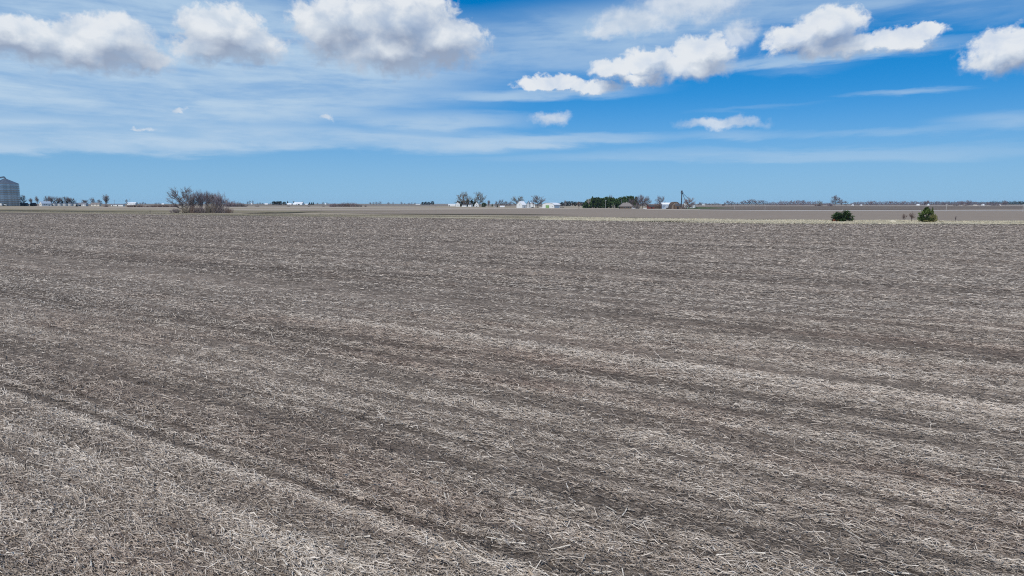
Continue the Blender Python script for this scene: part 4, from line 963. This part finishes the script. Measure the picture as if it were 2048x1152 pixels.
for x, w, h, lab in [(1120, 8, 7, 'small bare tree past the arched machine shed'), (1130, 9, 12, 'tall thin bare tree before the dark hedge')]:
    bare(x, 412.4, w, h, lab, 'far')
for i, (x, w, h) in enumerate([(1124, 8, 8), (1131, 9, 9), (1137, 9, 9.4), (1144, 9, 9.4), (1151, 9, 8.8), (1158, 9, 8.6), (1165, 9, 8)]):
    conifer(x, 412.3, w, h, ['dark evergreen starting the hedge past the machine shed', 'second dark evergreen of the hedge by pale poles', 'dark evergreen behind the pale poles', 'dark evergreen over the start of the tan shed', 'dark evergreen over the tan shed roof', 'dark evergreen behind the twisted brown tree', 'dark evergreen at the far end of the tan shed'][i], 'pine', 'needles_blue', 'dark evergreen hedge behind the long tan shed', lod=.22)
power_pole(1130.7, 413.2, 13, 'pale pole before the dark evergreen hedge', 'pole_pale', False)
power_pole(1138, 412.8, 10, 'shorter pale pole beside the long tan shed', 'pole_pale', False)
house(1155, 412.2, 28, 7, 3.4, 2.2, 'long tan shed with white end before the evergreen hedge', -.06, 'cream_paint', 'weathered_board', 'farm_shed', 'shed', doors=[('front', .1, 3, 2.6, 'dark_opening'), ('front', .6, 3, 2.6, 'dark_opening'), ('front', -.85, 2.4, 3, 'white_paint')])
bare(1157.5, 418.2, 18, 15, 'small twisted brown tree with dark trunk on the verge', 'sparse', 'twig_red', var=1)
# ---- the evergreen windbreak and hip roofed house
for i, (x, w, h, kd) in enumerate([(1172, 14, 15, 'spruce'), (1180, 14, 18, 'pine'), (1187, 15, 21, 'pine'), (1194, 15, 20, 'pine'), (1201, 15, 19, 'pine'), (1208, 15, 20, 'pine'), (1215, 15, 21, 'pine'), (1222, 15, 20.5, 'pine'), (1229, 15, 19, 'pine'), (1236, 14, 19, 'spruce'), (1243, 14, 21, 'pine'), (1250, 13, 22, 'spruce'), (1258, 14, 22, 'pine'), (1264, 14, 22.5, 'pine'), (1271, 13, 22, 'spruce')]):
    conifer(x, 416.4-(.8 if i > 8 else 0), w*1.25, h, ['low rounded evergreen starting the windbreak', 'dark evergreen behind the white dead tree', 'taller pine right after the white dead tree', 'green pine fourth along the windbreak', 'green pine with dip in the windbreak top', 'green pine just before the pale utility pole', 'green pine behind the pale utility pole', 'tall pine just past the pale utility pole', 'pine above the pale forked sapling', 'evergreen where the hip roof begins', 'pine rising over the hip roof slope', 'pointed evergreen over the hip roof ridge', 'pine behind the hip roof ridge', 'tallest pine beyond the hip roof', 'last evergreen before the purple bare trees'][i], kd, 'needles', 'evergreen windbreak by the hip roofed house', lod=.6)
bare(1178, 416.6, 12, 20, 'whitish dead tree in front of the windbreak', 'sparse', 'twig_pale', var=2)
bare(1222, 415, 14, 24, 'bare tree tops showing above the windbreak', 'upright', 'twig')
power_pole(1211, 417.2, 17, 'pale utility pole standing before the green windbreak', 'pole_pale', True)
shrub(1230, 417, 12, 11, 'pale forked sapling in front of the windbreak', 'twig_pale', sparse=True, name='bare_sapling', cat='sapling')
house(1252, 417.2, 26, 16, 4.2, 7.6, 'low house with broad brown hip roof', .0, 'brown_board', 'shingle', 'farmhouse', 'house', style='hip', over=.8, doors=[('front', .88, 3, 3.4, 'white_paint')], wins=[('front', -.3, 1.2, 3, 1.8), ('front', .3, 1.2, 3, 1.8)], chimney=.1)
for x, w, h, mt, kd, lab in [(1262, 18, 19, 'twig_purple', 'round', 'purple brown tree leaning over the hip roof end'), (1277, 22, 24, 'twig_purple', 'round', 'large purple brown bare tree past the hip roofed house'), (1285, 22, 26, 'twig_purple', 'round', 'largest purple brown bare tree by the red barn'), (1294, 18, 23, 'twig', 'round', 'bare tree over the white parked car'), (1320, 20, 24, 'twig_purple', 'round', 'rounded purple bare tree behind the silver shed')]:
    bare(x, 416.6, w, h, lab, kd, mt)
shrub(1272, 417.4, 16, 10, 'grey brush past the end of the hip roofed house', 'twig', name='brush_thicket')
car(1267, 417.6, 'white car parked at the end of hip roofed house', 'car_white', .3)
car(1274, 417.5, 'dark pickup parked by the grey brush', 'car_dark', .1, 5.4, name='parked_pickup', cat='pickup')
car(1290, 417.8, 'white car parked in front of the red barn', 'car_white', -.1)
house(1301, 417.4, 12, 9, 4.2, 3.2, 'small dark red barn between purple trees', .35, 'red_paint', 'dark_shingle', 'barn', 'barn', doors=[('front', 0, 3, 3.2, 'dark_opening')])
for x, w, h, lab in [(1309, 14, 11, 'red brown shrub beside the small red barn'), (1317, 18, 13, 'wide red brown shrub before the purple tree'), (1324, 12, 10, 'red brown shrub against the silver shed')]:
    shrub(x, 417.3, w, h, lab, 'twig_red', 'red brown shrubs by the silver shed', name='bare_shrub')
house(1331, 417.3, 18, 10, 8.4, 3.4, 'tall silver sided shed with pale blue roof', .08, 'blue_grey_metal', 'white_roof', 'metal_shed', 'shed', doors=[('front', .1, 4.5, 6, 'grey_paint')])
leafy(1335, 417.8, 5, 2.6, 'low dark bush in front of the silver shed', 'hedge_leaf', n=20, size=.12)
# round roofed barn
p = at(1348.5, 417.9); k = mpp(p); t = thing('quonset_barn', 'brown round roofed barn with tall dark doors', 'barn', p, .12)
Wq, Hq, Dq = 9*k, 13.6*k, 9*k; N = 14; arc = [(-Wq*math.cos(math.pi*i/N)**1 if 0 < i < N else (-Wq if i == 0 else Wq), Hq*math.sin(math.pi*i/N)**.8 if 0 < i < N else 0) for i in range(N+1)]
MB().prism([(-Wq, -.3)]+arc+[(Wq, -.3)], -Dq, Dq).build('wall', 'weathered_board', t)
rf = MB(); out = [(x*1.04, z*1.04+.02) for x, z in arc]
v = [(x, y_, z) for y_ in (-Dq-.4, Dq+.4) for q_ in (arc, out) for x, z in [(a*1.005, b*1.005+.004) for a, b in q_]]; n1_ = N+1; f = []
for i in range(N): f += [(n1_+i+1, n1_+i, 3*n1_+i, 3*n1_+i+1), (i, i+1, 2*n1_+i+1, 2*n1_+i), (i+1, i, n1_+i, n1_+i+1), (2*n1_+i, 2*n1_+i+1, 3*n1_+i+1, 3*n1_+i)]
rf.add(v, f); rf.build('roof', 'brown_board', t)
for x in (-.36, .22): MB().box((x-.2)*Wq, (x+.2)*Wq, -Dq-.1, -Dq+.05, 0, Hq*.62).build('door', 'brown_board', t)
house(1356, 418.0, 10, 9, 6.4, 4.2, 'dark gabled barn against the round roofed barn', -.3, 'brown_board', 'dark_shingle', 'barn', 'barn', doors=[('front', 0, 3.2, 4.6, 'dark_opening')])
# elevator leg with its spouts
p = at(1362.6, 417.4); k = mpp(p); t = thing('elevator_leg', 'tall dark grain elevator leg with two sloping spouts', 'grain elevator', p, 0); H = 36*k
m = MB(); m.box(-.62, -.10, -.35, .35, -.3, H*.94).box(.10, .62, -.35, .35, -.3, H*.94)
m.build('leg_casing', 'leg_metal', t)
m = MB()
for i in range(18): z = H*(.04+.05*i); m.box(-.72, .72, -.45, .45, z, z+.16)
m.build('casing_brace', 'leg_metal', t)
MB().prism([(-1.0, H*.93), (1.0, H*.93), (1.25, H*.965), (.7, H), (-.7, H), (-1.25, H*.965)], -.8, .8).build('leg_head', 'leg_metal', t)
MB().box(-1.8, 1.8, -1.5, 1.5, H*.855, H*.87).box(-1.8, 1.8, -1.55, -1.48, H*.87, H*.905).build('platform', 'leg_metal', t)
MB().tube((.9, 0, H*.85), (7.6*k, 0, H*.44), .30, n=8).build('spout', 'leg_metal', t)
MB().tube((.9, 0, H*.87), (13.5*k, -.5, H*.55), .28, n=8).build('spout', 'leg_metal', t)
MB().box(-2.2, 2.2, -1.2, 1.2, -.3, 1.8).build('boot_pit', 'concrete', t)
grain_bin(1371.5, 416.8, 9, 11.5, 3.5, 'weathered grain bin under the elevator spouts behind pink tree', 4, 'small_bin_metal', 'galvanised_roof', 'spout_bin', seg=20, ladder=False)
bare(1378.5, 417.6, 26, 22, 'pinkish bare tree under the elevator spouts', 'round', 'twig_pink', var=3)
shrub(1368, 417.6, 12, 9, 'grey red brush at the foot of elevator leg', 'twig_red', name='brush_thicket')
grain_bin(1387.5, 415.6, 7, 6, 2, 'small tan grain bin past the pinkish tree', 3, 'small_bin_metal', 'galvanised_roof', 'small_grain_bin', seg=20, ladder=False)
car(1382.5, 416.6, 'white truck parked on the lawn below the pinkish tree', 'car_white', .1, 7.0, name='parked_truck', cat='truck', tall=1.3)
leafy(1393, 416.9, 6, 2, 'low dark bush on the lawn past the pinkish tree', 'hedge_leaf', n=20, size=.12)
# ---- far farms right of centre
for x, w, h, lab in [(1397, 5, 4, 'tiny far tree just past the small tan bin'), (1402.5, 12, 6, 'far bluish tree with pointed top past the tan bin'), (1413, 6, 4.5, 'small far tree left of a far white shed'), (1419, 6, 4.5, 'far tree right of a far white shed'), (1425, 6, 4, 'low far tree before a tree gap'), (1430, 5, 6, 'taller slim far tree in the gap'), (1436, 8, 4.5, 'low wide far tree before the dark hut'), (1449, 7, 6, 'far tree behind the small dark hut'), (1457, 11, 9, 'round far tree past the small dark hut'), (1463, 9, 8, 'second round far tree past dark hut'), (1470, 7, 6, 'small far tree next to a gap in row'), (1475, 6, 6, 'far tree after a gap in row'), (1482, 9, 8, 'far tree rising toward the tall middle'), (1488, 10, 9.5, 'far tree left of the tall middle one'),
        (1496, 10, 10.5, 'far tree beside the tallest in the row'), (1503, 12, 12.5, 'tallest rounded far tree in the middle of row'), (1511, 10, 10, 'far tree just past the tallest one'), (1518, 10, 10, 'rounded far tree past the tallest one'), (1526, 10, 10, 'far tree close to the white marker pole'), (1533, 8, 8, 'small far tree past the white marker pole')]:
    bare(x, 410.8, w*1.45, h*1.05, lab, 'far', 'twig_purple', 'far bare trees past the pinkish tree')
house(1406, 410.4, 7, 4, 1.8, .8, 'long far white shed past the small tan bin', 0, 'white_paint', 'white_roof', 'farm_shed', 'shed')
house(1446.5, 411.4, 4, 3, 1.6, 1.2, 'small dark hut on the pale field line', .1, 'brown_board', 'dark_shingle', 'hut', 'hut')
power_pole(1530, 419.6, 9, 'thin whitish pole on the bare field edge', 'pole_pale', False, rad=.14)
power_pole(1469, 418.5, 8, 'thin pale pole on the dark bare field', 'pole_pale', False, rad=.12)
# far woods: masses of trees nobody could count
def woods(name, spans, label, mat, base=410.9, dens=5.5, seed=1):
    rnd = random.Random(seed); V, F = [], []; o = 0
    base_tr = []
    for v in range(4):
        a, b = tree_meshes('mass', v, 'twig'); g = []
        for me_ in (a, b):
            vv = np.empty(len(me_.vertices)*3, np.float32); me_.vertices.foreach_get('co', vv); ff = np.empty(len(me_.loops), np.int32); me_.loops.foreach_get('vertex_index', ff)
            g.append((vv.reshape(-1, 3), ff.reshape(-1, 3)))
        base_tr.append(g)
    for x0, x1, h0, h1 in spans:
        x = x0
        while x < x1:
            p = at(x, base+rnd.uniform(-.35, .3)); k = mpp(p); t_ = (x-x0)/(x1-x0); h = (h0+(h1-h0)*t_)*rnd.uniform(.8, 1.18); w_ = h*rnd.uniform(.9, 1.5)
            a = rnd.uniform(0, 6.28); c, s = math.cos(a), math.sin(a)
            for vv, ff in base_tr[rnd.randrange(4)]:
                q = np.stack([(vv[:, 0]*c-vv[:, 1]*s)*w_*k+p.x, (vv[:, 0]*s+vv[:, 1]*c)*w_*k+p.y, vv[:, 2]*h*k+p.z], 1)
                V.append(q); F.append(ff+o); o += len(q)
            x += dens*rnd.uniform(.55, 1.2)
    return structure(obj(name, np_mesh(name, np.concatenate(V), np.concatenate(F), mat)), 'stuff', label)
woods('far_woods', [(1538, 1562, 6.5, 7.5), (1560, 1608, 9, 9.5), (1606, 1632, 8.5, 8), (1640, 1664, 5, 6)], 'row of purple brown bare woods left of the single tall tree', 'twig_purple', dens=2.2, seed=3)
woods('far_woods', [(1702, 1745, 6, 8), (1740, 1850, 8, 7.6), (1850, 1935, 7.4, 7.2), (1935, 2012, 6.4, 6)], 'long low purple brown bare woods along the horizon', 'twig_purple', base=410.6, dens=2.1, seed=4)
woods('distant_woods', [(1870, 2060, 6, 6), (1980, 2300, 7, 7)], 'distant dark blue woods on the skyline', 'hedge_leaf', base=409.4, dens=2.6, seed=5)
bare(1638.5, 411.9, 13, 10.6, 'tan rounded tree at the end of purple woods', 'round', 'twig_budding', var=3)
shrub(1637, 412.0, 15, 5.5, 'red brown brush under the tan rounded tree', 'twig_red', name='brush_thicket')
bare(1670, 411.9, 22, 20.5, 'single tall broad bare tree standing above the woods', 'round', 'twig_purple', var=1)
bare(1682, 411.8, 14, 13, 'lower bare tree on the shoulder of the tall broad one', 'round', 'twig_purple')
bare(1692, 411.8, 13, 10, 'small bare tree trailing the tall broad one', 'far', 'twig_purple')
shrub(1660, 412, 12, 6, 'low brush at the foot of tall broad tree', 'twig_purple', name='brush_thicket')
for x, w, wl, rf_, lab in [(1705, 3.4, 1.2, 1.0, 'tiny white house at the start of long low woods'), (1722, 3, 1.1, 1.0, 'tiny white shed half hidden in the woods'), (1835.5, 6, 1.6, 1.4, 'white house before the long low woods'), (1856, 3, 1.8, 1.2, 'small white house beside the leaning tree'), (1926.5, 4.5, 1.8, 1.0, 'small tan house with white front by low woods'), (1950.5, 6, 1.3, 1.5, 'white slope roofed shed by the distant blue woods'), (1965.5, 4, 1.9, 1.2, 'bright white round topped shed by the blue woods'), (1999, 3, 1.4, 1.0, 'tiny grey shed before the lone far tree')]:
    house(x, 411.2, w, 4, wl, rf_, lab, .25, 'white_paint' if 'tan' not in lab and 'grey' not in lab else 'cream_paint', 'white_roof' if 'tan' not in lab else 'shingle', 'farmhouse' if 'house' in lab else 'farm_shed', 'house' if 'house' in lab else 'shed')
for x, w, h, kd, lab in [(1848, 8, 8.5, 'upright', 'wind leaning tree beside the small white house'), (1852.5, 6, 11, 'upright', 'taller leaning tree past the white house'), (1924, 10, 9, 'round', 'rounded tree behind the small tan house'), (1937, 12, 11, 'round', 'bushy bare tree past the small tan house'), (1974, 6, 8, 'far', 'bare tree past the bright white shed'), (2010.5, 11, 10.5, 'round', 'lone bare tree before the distant blue woods')]:
    tr = bare(x, 411.3, w, h, lab, kd, 'twig_purple')
    if 'leaning' in lab: tr.rotation_euler = (0, .35, 0)
for x, w, h, lab in [(1912, 10, 5, 'dark brush left of the small tan house'), (1930, 9, 4, 'dark brush under the bushy bare tree'), (1990, 16, 4, 'wide dark brush between white shed and lone tree')]:
    shrub(x, 411.6, w, h, lab, 'twig', name='brush_thicket')
power_pole(1892, 422.6, 15, 'pale utility pole standing by the far road', 'pole_pale', True, 'pale poles along the far road')
power_pole(2045.5, 422.9, 14.5, 'pale utility pole at the picture edge by far road', 'pole_pale', True, 'pale poles along the far road')
power_pole(1684.5, 421.6, 3.4, 'short pale post on the far road above the juniper', 'pole_pale', False, rad=.1)
# ---- on the grass strip
conifer(1683.5, 443.6, 42, 21.5, 'dark green spreading juniper with a dead red patch below', 'mugo', 'needles', name='juniper', cat='bush', rz=0)
p = at(1673, 443.7); k = mpp(p)
rnd = random.Random(5); tips = [((rnd.uniform(-.5, .5), rnd.uniform(-.25, .25), rnd.uniform(.02, .9)*(.3+.7*rnd.random())), (rnd.uniform(-1, 1), -.3, .4), .10) for _ in range(42)]
segs = [(Vector((0, 0, 0)), .015, Vector(t_[0]), .004) for t_ in tips]
t = thing('dead_juniper', 'rusty red dead brush heap under the spreading juniper', 'dead bush', p-Vector((0, .6, 0)), 0, None, (17*k, 12*k, 6*k)); obj('stems', seg_mesh('stems', segs, 'bark'), t); obj('foliage', clump_mesh('foliage', tips, 'needles_dead', 4, 26, .085), t)
conifer(1852, 444.4, 31, 28, 'dark green pointed pine beside a yellow green bush', 'cone_pine', 'needles_fresh', name='pine_tree', rz=1.2)
conifer(1863.5, 443.9, 10, 29.5, 'narrow dark leader stem rising from the pine', 'spruce', 'needles_fresh', name='pine_sapling', cat='tree')
leafy(1866, 444.6, 19, 17.5, 'yellow green bush against the side of the pine', 'leaf_olive', n=80, size=.05)
leafy(1853, 444.9, 16, 5.5, 'low olive bush at the foot of the pine', 'leaf_olive', n=50, size=.06)
leafy(1881, 444.9, 15, 1.8, 'flat dark patch trailing from the pine', 'hedge_leaf', n=50, size=.08, name='dark_patch', cat='weeds')  # low dark leaf sprays spread flat past the pine
bare(1807.5, 445, 13, 17.5, 'thin dead sapling on the grass past the mound', 'sapling', 'twig_red', None, 'sapling', 'bare_sapling', 0)
bare(1823, 443.6, 17, 19, 'fuller dead sapling leaning beside the thin one', 'sapling', 'twig_red', None, 'sapling', 'bare_sapling', 1)
bare(1911.3, 443.9, 6, 12, 'slim dead sapling standing alone past the pine', 'sapling', 'twig', None, 'sapling', 'bare_sapling', 2)
p = at(1785.5, 445); k = mpp(p); rnd = random.Random(9); tips = []
for i in range(90):
    a, r_ = rnd.uniform(0, 6.28), rnd.random()**.5; x_ = r_*math.cos(a)*.5; tips.append(((x_, r_*math.sin(a)*.4, max(.02, (1-r_)*(.75+.5*x_))*.8), (.5, -.2, .8), .07))
t = thing('grass_mound', 'dry grass covered mound on the cream grass strip', 'mound', p, 0, None, (19*k, 9*k, 7*k))
MB().lathe([(.5, -.02), (.42, .2), (.27, .5), (.1, .72), (.01, .78)], 14).build('mound_base', 'dead_grass', t, True); obj('grass_cover', clump_mesh('grass_cover', tips, 'dead_grass', 2, 16, .07, 2.6), t)
p = at(1661, 459.3); t = thing('litter', 'white scrap of litter lying on the stubble', 'litter', p); MB().add([(-.35, -.2, .03), (.3, -.25, .10), (.36, .2, .05), (-.28, .22, .16), (0, 0, .24)], [(0, 1, 4), (1, 2, 4), (2, 3, 4), (3, 0, 4)]).build('scrap', 'white_paint', t)

# ------------------------------------------------------------------ standing dry grass on the strip: blades
def grass_blades(name, x0, x1, top, bot, nb, hmin, hmax, mat, label, seed):
    g = np.random.default_rng(seed); rows = []
    cols = np.linspace(x0, x1, 120); tp = [at(c, polyline(top, c)) for c in cols]; bt = [at(c, polyline(bot, c)) for c in cols]
    tx, ty = np.array([q.x for q in tp]), np.array([q.y for q in tp]); bx, by = np.array([q.x for q in bt]), np.array([q.y for q in bt])
    u = g.random(nb)*118.99; i = u.astype(int); f = u-i; v = g.random(nb)
    def L_(a): return a[i]*(1-f)+a[i+1]*f
    x = L_(tx)*(1-v)+L_(bx)*v; y = L_(ty)*(1-v)+L_(by)*v
    d = vnoise(x*.05, y*.18, seed+3); k = g.random(nb) < np.clip((d-.22)*2.2, .12, 1); x, y, d = x[k], y[k], d[k]; n = len(x)
    z = np.array([ground_z(a, b) for a, b in zip(x, y)]) if x.min() < -470 else np.zeros(n)
    h = (hmin+(hmax-hmin)*d*g.uniform(.5, 1.3, n)); a = g.uniform(0, 6.283, n); w_ = .10+.10*g.random(n); ln = g.normal(0, .35, (n, 2))*h[:, None]
    V = np.stack([np.stack([x-np.cos(a)*w_, y-np.sin(a)*w_, z], 1), np.stack([x+np.cos(a)*w_, y+np.sin(a)*w_, z], 1), np.stack([x+ln[:, 0], y+ln[:, 1], z+h], 1)], 1).reshape(-1, 3)
    return structure(obj(name, np_mesh(name, V, np.arange(n*3).reshape(-1, 3), mat)), 'stuff', label)
grass_blades('dry_grass', 1080, 2120, S1T, EDGE, 80000, .15, .5, 'dead_grass', 'pale dry grass standing on the strip behind the field', 21)
grass_blades('dry_grass', -60, 1120, S1T, EDGE, 30000, .12, .4, 'dead_grass_olive', 'olive brown dry grass on the strip behind the field', 22)

# ------------------------------------------------------------------ thin bluish air over the plain
hz = MB().box(-9400, 9400, -1600, 9400, -1.4, 52)
hm = bpy.data.materials.new('haze_air'); hm.use_nodes = True; T = NT(hm.node_tree); T.n.clear()
pv = T.new('ShaderNodeVolumePrincipled'); pv.inputs['Color'].default_value = (.62, .80, 1, 1); pv.inputs['Density'].default_value = HAZE_DENSITY; pv.inputs['Anisotropy'].default_value = 0.0
ho = T.new('ShaderNodeOutputMaterial'); T.l.new(pv.outputs[0], ho.inputs['Volume'])
hm.cycles.homogeneous_volume = True if hasattr(hm.cycles, 'homogeneous_volume') else None
structure(hz.build('haze', hm), 'stuff', 'thin blue haze over the far fields')
